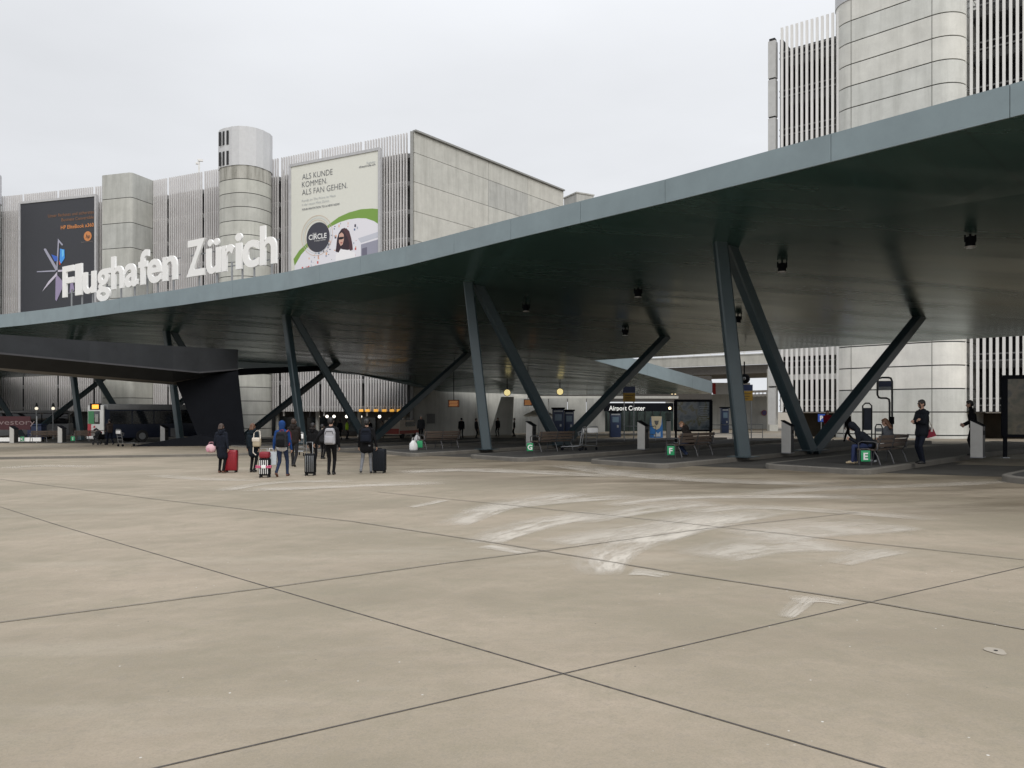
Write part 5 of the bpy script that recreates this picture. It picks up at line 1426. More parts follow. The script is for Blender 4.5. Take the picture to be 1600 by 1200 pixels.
# small plastered delivery van in the arcade
p = on(628, 74); t = thing('parked_van', 'small white and red van parked at the garage corner', 'van', p, R(70))
m1 = MB(); m1.slab([(-2, -.8, .35), (2, -.8, .35), (2, -.8, .95), (1.5, -.8, 1.05), (1.0, -.8, 1.7), (-1.9, -.8, 1.75), (-2, -.8, 1.5)], (0, 1.6, 0)); m1.build('body', mat('van cream', (.6, .5, .4), .4), t)
m1 = MB(); m1.box((0, -.81, .6), (3.9, .03, .3)); m1.box((-2.01, 0, .7), (.03, 1.5, .5)); m1.build('red_stripe', mat('van red', (.4, .05, .03), .4), t)
m1 = MB(); m1.box((.2, -.81, 1.35), (1.9, .03, .45)); m1.build('window', M_glass, t)
for x in (-1.3, 1.3): m1 = MB(); m1.cyl((x, -.82, .32), (x, -.6, .32), .32, 0, 18); m1.build('wheel', M_tyre, t)
# ================================================================== PEOPLE
def capsule(mb, a, b, ra, rb, seg=14, rings=4):
    a = Vector(a); b = Vector(b); d = b - a; L = d.length
    if L < 1e-5: d = Vector((0, 0, 1)); L = 1e-5; b = a + d * L
    d.normalize(); u = Vector((1, 0, 0)) if abs(d.x) < .9 else Vector((0, 1, 0)); x = d.cross(u).normalized(); y = d.cross(x)
    vs = []; fs = []
    prof = [(-ra * math.cos(t), ra * math.sin(t)) for t in [math.pi / 2 * i / rings for i in range(rings + 1)]] + [(L + rb * math.sin(t), rb * math.cos(t)) for t in [math.pi / 2 * i / rings for i in range(rings + 1)]]
    for z, r in prof:
        r = max(r, .0015)
        for k in range(seg): t = 2 * math.pi * k / seg; vs.append(a + d * z + (x * math.cos(t) + y * math.sin(t)) * r)
    n = len(prof)
    for i in range(n - 1):
        for k in range(seg): fs.append((i * seg + k, i * seg + (k + 1) % seg, (i + 1) * seg + (k + 1) % seg, (i + 1) * seg + k))
    fs += [list(range(seg))[::-1], list(range((n - 1) * seg, n * seg))]
    mb.add(vs, fs, 0, True)
def fuse(caps, vox, smooth=2):
    """grow one continuous skin over tapered capsules"""
    mb = MB()
    for c in caps: capsule(mb, c[0], c[1], c[2], c[3])
    me = bpy.data.meshes.new('tmp'); me.from_pydata([tuple(v) for v in mb.v], [], mb.f)
    o = bpy.data.objects.new('tmp', me); COL.objects.link(o)
    m = o.modifiers.new('r', 'REMESH'); m.mode = 'VOXEL'; m.voxel_size = vox; m.use_smooth_shade = True
    s = o.modifiers.new('s', 'SMOOTH'); s.factor = .5; s.iterations = smooth
    dg = bpy.context.evaluated_depsgraph_get(); dg.update()
    out = bpy.data.meshes.new_from_object(o.evaluated_get(dg))
    bpy.data.objects.remove(o); bpy.data.meshes.remove(me)
    return out
def colour_regions(me, caps, mats):
    regs = []; 
    for c in caps:
        if c[4] not in regs: regs.append(c[4])
    for r in regs: me.materials.append(mats[r])
    n = len(me.polygons); C = np.empty(n * 3); me.polygons.foreach_get('center', C); C = C.reshape(n, 3)
    best = np.full(n, 1e9); idx = np.zeros(n, int)
    for c in caps:
        a = np.array(c[0]); b = np.array(c[1]); d = b - a; L2 = max(d.dot(d), 1e-9)
        t = np.clip(((C - a) @ d) / L2, 0, 1); p = a + t[:, None] * d
        dist = np.linalg.norm(C - p, axis=1) - (c[2] + (c[3] - c[2]) * t)
        m = dist < best; best[m] = dist[m]; idx[m] = regs.index(c[4])
    me.polygons.foreach_set('material_index', idx.astype(np.int32)); me.polygons.foreach_set('use_smooth', np.ones(n, bool)); me.update()
def ik(a, t, l1, l2, hint):
    a = Vector(a); t = Vector(t); d = t - a; L = min(d.length, (l1 + l2) * .995); d.normalize(); t = a + d * L
    k = (l1 * l1 - l2 * l2 + L * L) / (2 * L); h = math.sqrt(max(l1 * l1 - k * k, 0)); hn = Vector(hint); hn = (hn - d * hn.dot(d)).normalized()
    return a + d * k + hn * h, t
SKIN = mat('skin', (.42, .25, .18), .55, 0, .08, 6)
SKIN2 = mat('skin olive', (.34, .20, .14), .55, 0, .08, 6)
def cloth(nm, c, rough=.85): return mat('cloth ' + nm, [v * .62 for v in c] if max(c) < .06 else c, rough, 0, .18, 9, .35, 30, spec=.18)
def person(label, loc, rotz, H, top, legs_m, shoes, hairm, la=None, ra=None, lf=None, rf=None, lean=0, nod=0, turn=0, hood=None, coat=0, hipz=.93, hip_y=0, longhair=0, bulk=1.0, vox=.0125,
           group=None, cap=None, skin=SKIN, fem=False, grip=.5, beard=None, cover_head=False, hair_bun=False, neck_scarf=None, detail=True, lhint=None, rhint=None, hem=None, sleeve=None, group_hint=None):
    k = H / 1.75; V = Vector; caps = []
    add = lambda a, b, r1, r2, reg: caps.append((tuple(V(a) * k), tuple(V(b) * k), r1 * k, r2 * k, reg))
    u = V((0, math.sin(lean), math.cos(lean))); f = V((0, math.cos(lean), -math.sin(lean)))
    hip = V((0, hip_y, hipz)); sw = .165 if fem else .185; hw = .095
    chest = hip + u * .34; sh = hip + u * .50; nk = hip + u * .555
    # trunk
    add(hip + V((-.07, 0, .0)), hip + V((.07, 0, 0)), .115 * bulk, .115 * bulk, 'legs')
    for x in (-.075, 0, .075):
        add(hip + V((x, 0, .06)), chest + V((x * 1.15, 0, 0)), .112 * bulk, .118 * bulk, 'top')
    add(chest + V((-.1, 0, 0)) , chest + V((.1, 0, 0)), .105 * bulk, .105 * bulk, 'top')
    add(sh + V((-sw + .02, 0, -.03)), sh + V((sw - .02, 0, -.03)), .075 * bulk, .075 * bulk, 'top')
    add(sh + V((-.06, 0, .02)), sh + V((.06, 0, .02)), .07, .07, 'top')
    # neck, head
    hu = V((0, math.sin(lean * .6 + nod), math.cos(lean * .6 + nod))); hf = V((math.sin(-turn), 1, 0)).normalized(); hf = (hf - hu * hf.dot(hu)).normalized(); hx = hf.cross(hu)
    add(nk, nk + hu * .08, .056, .052, 'skin' if not neck_scarf else 'scarf')
    hc = nk + hu * .165
    add(hc + hu * -.035 + hf * .012, hc + hu * .03 - hf * .012, .068, .088, 'skin')
    add(hc - hu * .085 + hf * .055, hc - hu * .03 + hf * .05, .034, .05, 'skin' if not beard else 'beard')
    add(hc + hf * .085 - hu * .005, hc + hf * .108 - hu * .032, .010, .016, 'skin')
    for s in (-1, 1):
        add(hc + hx * .083 * s - hu * .0, hc + hx * .086 * s - hu * .04, .016, .012, 'skin')
        if detail:
            add(hc + hx * .033 * s + hf * .083 + hu * .008, hc + hx * .036 * s + hf * .083 + hu * .008, .011, .011, 'eye')
            add(hc + hx * .02 * s + hf * .088 + hu * .032, hc + hx * .048 * s + hf * .08 + hu * .032, .008, .007, 'hair')
    if detail: add(hc + hx * -.02 + hf * .088 - hu * .063, hc + hx * .02 + hf * .088 - hu * .063, .009, .009, 'mouth')
    # legs
    lf = V(lf or (-hw, 0, .085)); rf = V(rf or (hw, 0, .085))
    for sgn, ft in ((-1, lf), (1, rf)):
        hj = hip + V((hw * sgn, 0, -.02)); kn, ft2 = ik(hj, ft, .435, .425, (0.0, 1, .0) if hipz > .7 else (0, .6, 1))
        add(hj, kn, .088 * (.5 + .5 * bulk), .058, 'legs'); add(kn, ft2, .060, .043, 'legs')
        add(ft2 + V((0, 0, .02)), ft2 + V((0, 0, -.01)), .05, .046, 'legs')
        ty = V((.02 * sgn, 1, -.0)).normalized()
        pz = -.045
        if ft2.z > .13: ty = V((.02 * sgn, .75, -.65)).normalized()
        add(ft2 + V((0, -.03, pz)), ft2 + V((0, 0, pz + .012)) + ty * .09, .038, .040, 'shoes'); add(ft2 + V((0, 0, pz)) + ty * .09, ft2 + V((0, 0, pz - .004)) + ty * .155, .038, .030, 'shoes')
        if coat: # long coat skirt follows the thigh
            e = hj.lerp(kn, coat); add(hj + V((-.02 * sgn, 0, .05)), e + V((-.02 * sgn, 0, 0)), .118 * bulk, .125 * bulk, 'top')
    if coat: 
        e = hip + V((0, .0, -.42 * coat)); add(hip, e, .125 * bulk, .13 * bulk, 'top')
    else: add(hip + V((-.06, 0, -.0)), hip + V((.06, 0, -.0)), .123 * bulk, .123 * bulk, 'hem' if hem else 'top')
    # arms and hands
    for sgn, tg, hint in ((-1, la, lhint), (1, ra, rhint)):
        sj = sh + V((sw * sgn, 0, -.03)); tg = V(tg or (.25 * sgn, .04, .82))
        el, wr = ik(sj, tg, .285, .26, hint or (.35 * sgn, -1, -.1))
        add(sj, el, .062 * bulk, .050 * bulk, 'top'); add(el, wr, .050 * bulk, .036 * bulk, 'top' if not sleeve else 'skin')
        d = (wr - el).normalized(); side = V((sgn, 0, 0)); pn = (-side - d * (-side).dot(d)).normalized(); fw = d.cross(pn).normalized()  # palm faces the body
        if fw.y < 0: fw = -fw
        p1 = wr + d * .085
        for q in (-.024, 0, .024): add(wr + d * .02 + fw * q * .7, p1 + fw * q, .016, .014, 'skin')
        for q, ln in ((.032, .068), (.011, .078), (-.011, .073), (-.032, .055)):
            a_ = p1 + fw * q; m_ = a_ + (d * (1 - grip) + pn * grip).normalized() * ln * .55; e_ = m_ + (d * (1 - 1.6 * grip) + pn * 1.1 * grip + pn * .05).normalized() * ln * .5
            add(a_, m_, .0098, .0092, 'skin'); add(m_, e_, .0092, .0080, 'skin')
        tb = wr + d * .03 + fw * .03; tm = tb + (fw * .75 + d * .6).normalized() * .04; add(tb, tm, .0125, .011, 'skin'); add(tm, tm + (d + pn * .6).normalized() * .032, .0105, .009, 'skin')
    if hood and not cover_head:
        for s in (-1, 1): add(nk + V((.02 * s, -.06, .0)) - f * .03, nk + V((.085 * s, -.0, .045)), .06, .05, 'top')
        add(nk - f * .085 - u * .06, nk - f * .08 + u * .03, .07, .06, 'top')
    if cover_head:
        add(hc - hf * .02 - hu * .02, hc - hf * .025 + hu * .03, .108, .108, 'top'); add(nk - f * .03, hc - hf * .03, .085, .1, 'top')
    mats = dict(top=top, legs=legs_m, shoes=shoes, skin=skin, hair=hairm, eye=mat('eye dark', (.02, .018, .016), .3, 0, 0), mouth=mat('lip', (.28, .12, .10), .5, 0, 0), scarf=neck_scarf or top, beard=beard or hairm, hem=hem or top)
    me = fuse(caps, vox * k); colour_regions(me, caps, mats); me.name = 'person'
    o = bpy.data.objects.new('person', me); COL.objects.link(o); o.location = loc; o.rotation_euler = (0, 0, rotz)
    WM[o.name] = Matrix.Translation(Vector(loc)) @ Matrix.Rotation(rotz, 4, 'Z')
    tag(o, label, 'person', group)
    # hair
    if not cover_head:
        hcaps = []; ah = lambda a, b, r1, r2: hcaps.append((tuple(V(a) * k), tuple(V(b) * k), r1 * k, r2 * k, 'hair'))
        ah(hc - hf * .018 + hu * .03, hc - hf * .03 - hu * .012, .094, .084); ah(hc + hf * .045 + hu * .072, hc - hf * .03 + hu * .06, .042, .066)
        for s in (-1, 1): ah(hc + hx * .055 * s - hf * .015 + hu * .02, hc + hx * .06 * s - hf * .03 - hu * .03, .04, .03)
        if longhair:
            for s in (-1, 0, 1): ah(hc - hf * .06 + hx * .035 * s, hc - hf * .105 + hx * .05 * s - hu * longhair, .05, .035)
        hm = fuse(hcaps, .012 * k, 2); hm.name = 'hair'; hm.materials.append(hairm if not cap else cap)
        ho = bpy.data.objects.new('hair', hm); COL.objects.link(ho); ho.parent = o
    if hood and not cover_head and hood is not True:     # fur rim
        fc = [(tuple(V(nk + V((.10 * math.sin(t), -.02 - .11 * math.cos(t), .035 + .02 * math.cos(t)))) * k), tuple(V(nk + V((.10 * math.sin(t + .5), -.02 - .11 * math.cos(t + .5), .035 + .02 * math.cos(t + .5)))) * k), .036 * k, .036 * k, 'h') for t in [-1.6 + .4 * i for i in range(8)]]
        fm = fuse(fc, .014, 1); fm.materials.append(hood); fo = bpy.data.objects.new('hood_trim', fm); COL.objects.link(fo); fo.parent = o
    return o
# clothes
NAVY = cloth('navy', (.014, .018, .030)); BLACK = cloth('black', (.010, .010, .012)); BROWNK = cloth('dark brown', (.03, .024, .022)); BLUE = cloth('bright blue', (.012, .045, .16))
JEAN = cloth('jeans', (.022, .034, .07)); DKJEAN = cloth('dark jeans', (.012, .016, .03)); GREYT = cloth('grey trousers', (.15, .155, .17)); CHAR = cloth('charcoal', (.035, .036, .04)); REDJ = cloth('red jacket', (.30, .015, .03))
HIVIS = mat('hi-vis yellow', (.50, .80, .02), .6, 0, .1, 5, emit=0); GREYC = cloth('slate grey', (.075, .08, .09))
SH_BR = mat('shoe brown', (.12, .045, .025), .6); SH_BK = mat('shoe black', (.012, .012, .012), .5); SH_TAN = mat('shoe sand', (.42, .34, .22), .7)
H_BR = mat('hair brown', (.05, .03, .022), .6, 0, .3, 25); H_BK = mat('hair black', (.012, .010, .010), .5, 0, .3, 25); H_CH = mat('hair chestnut', (.10, .045, .022), .55, 0, .3, 25)
GRP = 'travellers walking to the bus stands'
WALK = dict(lf=(-.10, .16, .085), rf=(.10, -.24, .14))
WALK2 = dict(lf=(-.10, -.24, .15), rf=(.10, .18, .085))
STEP = dict(lf=(-.10, .06, .085), rf=(.10, -.08, .095))
def at(px, py, dz=0): return G(px, py, dz)
person('woman in long navy hooded coat carrying a pink bag and pulling a red suitcase', at(346, 739), R(-3), 1.60, NAVY, BLACK, SH_BR, H_BR, la=(-.30, .02, .78), ra=(.30, -.10, .80), hood=True, coat=.75, fem=True, longhair=.06, group=GRP, **STEP)
person('woman in dark teal coat with a beige shoulder bag beside the small ribboned suitcase', at(395, 738), R(-10), 1.60, cloth('dark teal', (.012, .022, .032)), BLACK, SH_BK, H_CH, la=(-.25, .08, .85), ra=(.28, -.08, .82), hood=True, coat=.62, fem=True, longhair=.10, group=GRP, **STEP)
person('man in bright blue hooded jacket with a dark backpack and a white carrier bag', at(441, 744.5), R(-4), 1.68, BLUE, JEAN, SH_BR, H_BK, la=(-.28, -.02, .82), ra=(.27, .08, .86), hood=True, bulk=1.08, group=GRP, cover_head=True, hem=mat('white hem', (.6, .6, .6), .8), **WALK2)
person('tall traveller in dark brown jacket half hidden behind the blue jacket man', at(459, 729), R(-3), 1.72, BROWNK, CHAR, SH_BK, H_BR, ra=(.14, .32, 1.0), la=(-.14, .32, 1.0), hood=True, bulk=1.08, group=GRP, **WALK)
person('traveller in black jacket with a fur hood behind the tall dark suitcase', at(489, 728), R(-5), 1.56, BLACK, BLACK, SH_BK, H_BK, hood=mat('dark fur', (.03, .025, .022), .95, 0, .4, 40), bulk=1.05, fem=True, group=GRP, **STEP)
person('slim man in black with a pale grey backpack, reaching back to a suitcase handle', at(517, 742), R(-2), 1.76, BLACK, BLACK, SH_BK, H_BK, la=(-.46, -.12, .98), ra=(.25, .06, .82), group=GRP, lf=(-.06, -.04, .09), rf=(.07, .05, .085))
person('man in black jacket and grey trousers with a black suitcase at his right hand', at(573, 740), R(6), 1.70, BLACK, GREYT, SH_BK, H_BK, la=(-.25, .05, .85), ra=(.33, -.02, .80), bulk=1.06, group=GRP, coat=.3, lf=(-.17, -.16, .12), rf=(.13, .10, .085))
person('child in dark jacket with a pale scarf between the group and the middle stand', at(504, 717), R(-20), 1.45, CHAR, BLACK, SH_BK, H_BK, neck_scarf=cloth('cream scarf', (.4, .36, .3)), fem=True, group=GRP, vox=.014, **STEP)
# --- things they carry or pull
def suitcase(loc, rz, w, d, h, m, label, ext_=.25, trim=None, lidm=None):
    t = thing('suitcase', label, 'suitcase', loc, rz, 'suitcases of the walking group')
    m1 = MB(); m1.box((0, 0, .06 + h / 2), (w, d, h), 0, 0, .05); m1.build('shell', m, t)
    m1 = MB()
    for i in range(5): m1.box((-w * .36 + w * .18 * i, -d / 2 - .003, .06 + h / 2), (.02, .018, h * .8), 0, 0, .005)
    m1.build('ribs', trim or m, t)
    m1 = MB(); m1.box((0, 0, .06 + h / 2), (w + .008, .02, h + .008), 0, 0, .006); m1.build('zip_line', M_black, t)
    m1 = MB(); m1.tube([(-.09, -d * .3, h + .02), (-.09, -d * .3, h + .06 + ext_), (.09, -d * .3, h + .06 + ext_), (.09, -d * .3, h + .02)], .011); m1.build('pull_handle', M_galv if ext_ > .1 else M_black, t)
    for x in (-w * .38, w * .38):
        for y in (-d * .35, d * .35): m1 = MB(); m1.cyl((x - .018, y, .035), (x + .018, y, .035), .035, 0, 12); m1.build('wheel', M_tyre, t)
    if lidm: m1 = MB(); m1.box((0, 0, h + .16), (w * .95, d * 1.1, .2), 0, 0, .06); m1.build('top_pouch', lidm, t)
    return t
M_scr = mat('suitcase red', (.26, .012, .022), .35, 0, .06); M_scb = mat('suitcase black', (.008, .009, .011), .6, 0, .1, spec=.12); M_scg = mat('suitcase slate', (.012, .014, .018), .6, 0, .1, spec=.12)
suitcase(at(361.5, 738), R(5), .40, .28, .68, M_scr, 'shiny red hard-shell suitcase at the woman in long navy coat', .02)
sc = suitcase(at(414, 746), R(0), .32, .24, .52, M_scb, 'small black cabin suitcase with pink ribbon and a red pouch on top', .3, M_white, mat('pouch red', (.20, .01, .02), .6))
m1 = MB(); m1.box((0, 0, .33), (.345, .265, .05), 0, 0, .01)
for s in (-1, 1): m1.tube([(.1 * s, -.14, .34), (.22 * s, -.16, .36), (.24 * s, -.16, .31), (.1 * s, -.14, .31)], .02, 0, 8)
m1.build('ribbon', mat('ribbon pink', (.55, .10, .20), .6), sc)
m1 = MB(); m1.box((.0, -.14, .33), (.14, .03, .1), 0, 0, .01); m1.build('tag', M_white, sc)
suitcase(at(485, 743), R(0), .32, .27, .62, M_scb, 'tall black suitcase with silver trim behind the traveller with fur hood', .35, M_galv)
suitcase(at(593, 739), R(-6), .40, .28, .70, M_scg, 'large slate black suitcase at the right end of the walking group', .02)
def backpack(loc, rz, w, d, h, m, label, pocket=None, strap=BLACK):
    t = thing('backpack', label, 'backpack', loc, rz, 'backpacks of the walking group')
    m1 = MB(); m1.slab([(-w / 2, 0, 0), (w / 2, 0, 0), (w / 2 * .98, 0, h * .7), (w / 2 * .75, 0, h), (-w / 2 * .75, 0, h), (-w / 2 * .98, 0, h * .7)], (0, -d, 0)); o = m1.build('body', m, t)
    b = o.modifiers.new('bevel', 'BEVEL'); b.width = .05; b.segments = 3
    m1 = MB(); m1.box((0, -d - .012, h * .3), (w * .75, .05, h * .42), 0, 0, .02); m1.build('pocket', pocket or m, t)
    m1 = MB(); m1.tube([(-.04, -d * .4, h - .01), (-.03, -d * .4, h + .05), (.03, -d * .4, h + .05), (.04, -d * .4, h - .01)], .012); m1.build('top_loop', strap, t)
    for s in (-1, 1): m1 = MB(); m1.tube([(.11 * s, -.02, h * .95), (.12 * s, .08, h + .03), (.13 * s, .22, h * .9), (.13 * s, .25, h * .5), (.16 * s, .05, h * .1)], .022); m1.build('strap', strap, t)
    m1 = MB(); m1.tube([(-w * .38, -d - .005, h * .62), (-w * .3, -d - .012, h * .8), (w * .3, -d - .012, h * .8), (w * .38, -d - .005, h * .62)], .008, 0, 6); m1.build('zip', M_black, t)
    return t
def rel(p, x, y, z, rz=0): 
    return p + Matrix.Rotation(rz, 3, 'Z') @ Vector((x, y, z))
backpack(rel(at(441, 744.5), .07, -.13, .90), R(-8), .34, .2, .48, CHAR, 'dark grey backpack with red piping on the man in blue jacket', BLACK, mat('strap red', (.2, .02, .02), .7))
backpack(rel(at(517, 742), .02, -.115, .95), R(-2), .33, .17, .50, mat('backpack pale grey', (.36, .36, .385), .6, 0, .06), 'pale grey boxy backpack on the slim man in black')
backpack(rel(at(573, 740), 0, -.12, .98), R(6), .33, .16, .44, NAVY, 'navy black backpack on the man in grey trousers')
# pink bag, shoulder bag, carrier bags
q = at(346, 739) + Vector((0, 0, .10)); t = thing('handbag', 'round pale pink bag held by the woman in long navy coat', 'bag', rel(q, -.35, .02, .60))
m1 = MB(); m1.ball((0, 0, .1), .17, 0, 18, (1, .7, .85)); m1.build('body', mat('pink fabric', (.62, .40, .43), .7, 0, .15, 6), t)
m1 = MB(); m1.tube([(-.08, 0, .2), (-.05, 0, .3), (.06, 0, .31), (.09, 0, .2)], .013); m1.build('handle', mat('pink dark', (.4, .2, .24), .7), t)
m1 = MB(); m1.box((-.06, -.11, .06), (.09, .03, .12), 0, 0, .012); m1.build('pocket', mat('pink deep', (.5, .24, .3), .7), t)
q = at(395, 738); t = thing('shoulder_bag', 'beige shoulder bag on the back of the woman in dark teal coat', 'bag', rel(q, .20, -.20, .86), R(-15))
m1 = MB(); m1.box((0, 0, .14), (.26, .16, .30), 0, 0, .05); m1.build('body', mat('beige canvas', (.42, .36, .26), .75, 0, .12), t)
m1 = MB(); m1.box((0, -.06, .22), (.27, .07, .14), .0, 0, .03); m1.build('flap', mat('cream canvas', (.62, .56, .48), .75), t)
m1 = MB(); m1.tube([(-.12, 0, .25), (-.16, .08, .42), (-.1, .16, .52), (.02, .14, .5), (.12, .02, .25)], .014); m1.build('strap', mat('cream canvas', (.62, .56, .48), .75), t)
m1 = MB(); m1.tube([(-.12, -.02, .0), (-.1, -.06, -.2), (0, -.05, -.28)], .015); m1.build('hanging_strap', mat('cream canvas', (.62, .56, .48), .75), t)
q = at(441, 744.5); t = thing('carrier_bag', 'pale blue white carrier bag in the left hand of the man in blue', 'bag', rel(q, -.33, -.02, .36), R(8))
m1 = MB(); m1.slab([(-.15, -.05, 0), (.15, -.05, 0), (.17, -.04, .40), (-.17, -.04, .40)], (0, .1, 0)); m1.build('body', mat('carrier paper', (.52, .58, .62), .5, 0, .06), t)
m1 = MB()
for y in (-.03, .03): m1.tube([(-.07, y, .39), (-.05, y, .5), (.05, y, .5), (.07, y, .39)], .008)
m1.build('handles', M_white, t)

# --- right stand: two sitters and the standing person with folded arms
c_, s_ = math.cos(ANG), math.sin(ANG)
PS = stand(1441, 725)
standing = person('bearded person standing in black with folded arms and a red bag on the back', PS, R(100), 1.86, cloth('black blue', (.014, .017, .024)), DKJEAN, SH_BK, H_BK, la=(.05, .17, 1.16), ra=(-.06, .20, 1.20), lhint=(-1, -.1, -1), rhint=(1, -.1, -1), nod=.16, beard=mat('beard', (.03, .02, .016), .7), vox=.0105, grip=.3, bulk=1.02, lf=(-.10, .04, .085), rf=(.10, -.05, .085), coat=.18)
fwd = Matrix.Rotation(R(100), 3, 'Z')

t = thing('shoulder_bag', 'red and white bag slung behind the bearded standing person', 'bag', PS + fwd @ Vector((.02, -.27, .80)), R(100))
m1 = MB(); m1.slab([(-.06, -.17, .02), (-.06, .12, -.05), (-.06, .16, .04), (-.06, .02, .2), (-.06, -.06, .24)], (.12, 0, 0)); m1.build('body', mat('bag crimson', (.24, .01, .03), .6, 0, .1), t)
m1 = MB(); m1.slab([(-.065, -.04, .14), (-.065, .03, .14), (-.065, .0, .27), (-.065, -.05, .27)], (.13, 0, 0)); m1.build('flap', mat('bag white', (.6, .55, .52), .6), t)
for x in (-.05, .05): m1 = MB(); m1.tube([(x, -.04, .24), (x, .05, .42), (x, .16, .62)], .010); m1.build('strap', mat('strap cream', (.5, .45, .38), .7), t)

BC = stand(1386, 724)
ax = Vector((c_, s_, 0)); ay = Vector((-s_, c_, 0))
def sit(along_, ahead, zz_=0): p = BC + ax * along_ + ay * ahead; return Vector((p.x, p.y, BC.z + zz_))
H_HOOD = person('hunched sitter in navy hooded jacket, jeans and sand shoes at the bench end', sit(-.72, .18), R(62), 1.78, cloth('navy jacket', (.016, .02, .03)), cloth('blue jeans', (.03, .042, .10)), SH_TAN, H_BK, hipz=.55, hip_y=0, lf=(-.14, .46, .085), rf=(.14, .40, .085), lean=.72, nod=.35, la=(-.10, .52, .72), ra=(.12, .50, .70), hood=True, bulk=1.15, vox=.0115, cover_head=True)
person('sitter with chestnut hair in slate grey coat seen from behind on the bench', sit(.45, .12), ANG, 1.70, GREYC, DKJEAN, mat('shoe white', (.5, .52, .54), .6), H_CH, hipz=.55, lf=(-.30, .34, .085), rf=(-.12, .38, .085), lean=.12, nod=.3, la=(-.1, .28, .72), ra=(.1, .28, .72), bulk=1.12, fem=True, longhair=.24, vox=.0115, cap=None)
t = thing('plastic_bag', 'small white bag on the bench seat between the two sitters', 'bag', sit(-.1, .12, .47)); m1 = MB(); m1.ball((0, 0, .07), .1, 0, 12, (1.2, .8, .8)); m1.build('sack', M_bagw, t); m1 = MB(); m1.tube([(-.03, 0, .13), (0, 0, .19), (.03, 0, .13)], .008); m1.build('handles', M_bagw, t)
B2 = stand(1083, 713)
person('hunched sitter in dark brown coat looking down on the bench before the map board', B2 + ay * .12, ANG + .25, 1.70, BROWNK, JEAN, SH_BK, mat('hair sandy', (.17, .09, .045), .6, 0, .3, 25), hipz=.55, lf=(-.16, .10, .085), rf=(.06, .16, .085), lean=.42, nod=.5, turn=.7, la=(-.08, .36, .72), ra=(.1, .36, .72), bulk=1.15, hood=True)
# --- right edge and mid distance
person('person in black leaning on the pillar bin at the right edge', stand(1521, 712), R(60), 1.84, BLACK, BLACK, SH_BK, H_BK, la=(-.22, .22, .98), ra=(.2, .26, 1.0), lean=.12, nod=.15, bulk=1.05, neck_scarf=BLACK)
person('walker in red jacket behind the right V strut, by the blue parking sign', on(1293, 43), R(150), 1.72, REDJ, BLACK, SH_BK, H_BR, ra=(.1, .36, 1.0), la=(-.12, .36, 1.0), vox=.014, **WALK)
person('striding person in black seen just right of the right V strut', on(1326, 38), R(100), 1.7, BLACK, BLACK, SH_BK, H_BK, vox=.014, lf=(-.10, .34, .085), rf=(.10, -.38, .18), lean=.15)
person('crouched traveller in black behind the pillar bin left of the right V strut', on(1249, 40), R(-80), 1.5, BLACK, BLACK, SH_BK, H_BK, vox=.015, lean=.5, hipz=.7, lf=(-.1, .2, .085), rf=(.1, -.05, .085))
person('waiting person with pale cap by the end wall, left of the empty bench', stand(658, 690), R(170), 1.72, CHAR, BLACK, SH_BK, mat('hair pale grey', (.35, .33, .3), .7), vox=.015, detail=False, **STEP)
person('dark silhouetted person standing left of the buttress behind the middle column', on(777.5, 76), R(150), 1.85, BLACK, BLACK, SH_BK, H_BK, vox=.016, detail=False, lf=(-.14, 0, .085), rf=(.14, 0, .085), ra=(.12, .2, 1.1))
person('dark silhouetted person standing at the right foot of the pale buttress', on(803.5, 74), R(90), 1.75, BLACK, BLACK, SH_BK, H_BK, vox=.016, detail=False, **STEP)
person('person in black facing away just left of the middle column, far back', on(721, 66), R(20), 1.8, BLACK, CHAR, SH_BK, H_BK, vox=.016, detail=False, bulk=1.1, **STEP)
person('person in charcoal beside the pale notice by the middle column', on(744, 68), R(-60), 1.75, CHAR, BLACK, SH_BK, H_BR, vox=.016, detail=False, **STEP)
person('worker in bright yellow safety jacket inside the garage arcade', on(542, 70), R(-70), 1.78, HIVIS, DKJEAN, SH_BK, H_BK, vox=.016, detail=False, bulk=1.12, **STEP)
person('traveller in navy left of the worker in yellow', on(531, 68), R(40), 1.75, NAVY, BLACK, SH_BK, H_BK, vox=.016, detail=False, **STEP)
person('traveller with brown hair in black coat under the orange lamps', on(577, 66), R(10), 1.74, BLACK, BLACK, SH_BK, H_BR, vox=.016, detail=False, coat=.5, **STEP)
person('traveller in pale beige coat under the orange lamps', on(597, 70), R(60), 1.72, cloth('beige coat', (.25, .2, .16)), CHAR, SH_BK, H_BK, vox=.016, detail=False, coat=.5, **STEP)
person('person pushing a dark pram toward the left, before the bus tail', on(172, 50, .1), R(55), 1.66, cloth('brown grey coat', (.06, .045, .04)), DKJEAN, SH_BK, H_BK, vox=.015, ra=(.12, .42, .95), la=(-.12, .42, .95), lean=.12, detail=False, **WALK)
t = thing('pram', 'dark pram pushed left in front of the bus tail', 'pram', on(155, 50, .1), R(55))
m1 = MB(); m1.slab([(-.2, -.25, .35), (-.2, .3, .35), (-.2, .42, .6), (-.2, -.3, .7), (-.2, -.32, .5)], (.4, 0, 0)); m1.build('seat', BLACK, t)
m1 = MB(); m1.ball((0, .1, .72), .24, 0, 14, (.9, 1, .8)); m1.build('hood', CHAR, t)
m1 = MB()
for x in (-.2, .2): m1.tube([(x, -.62, .95), (x, -.3, .6), (x, .3, .12)], .015); m1.tube([(x, .2, .5), (x, -.3, .12)], .015)
m1.tube([(-.2, -.62, .95), (.2, -.62, .95)], .018); m1.build('frame', M_steeld, t)
for x in (-.24, .24):
    for y in (-.32, .3): m1 = MB(); m1.cyl((x - .02, y, .12), (x + .02, y, .12), .12, 0, 16); m1.build('wheel', M_tyre, t)
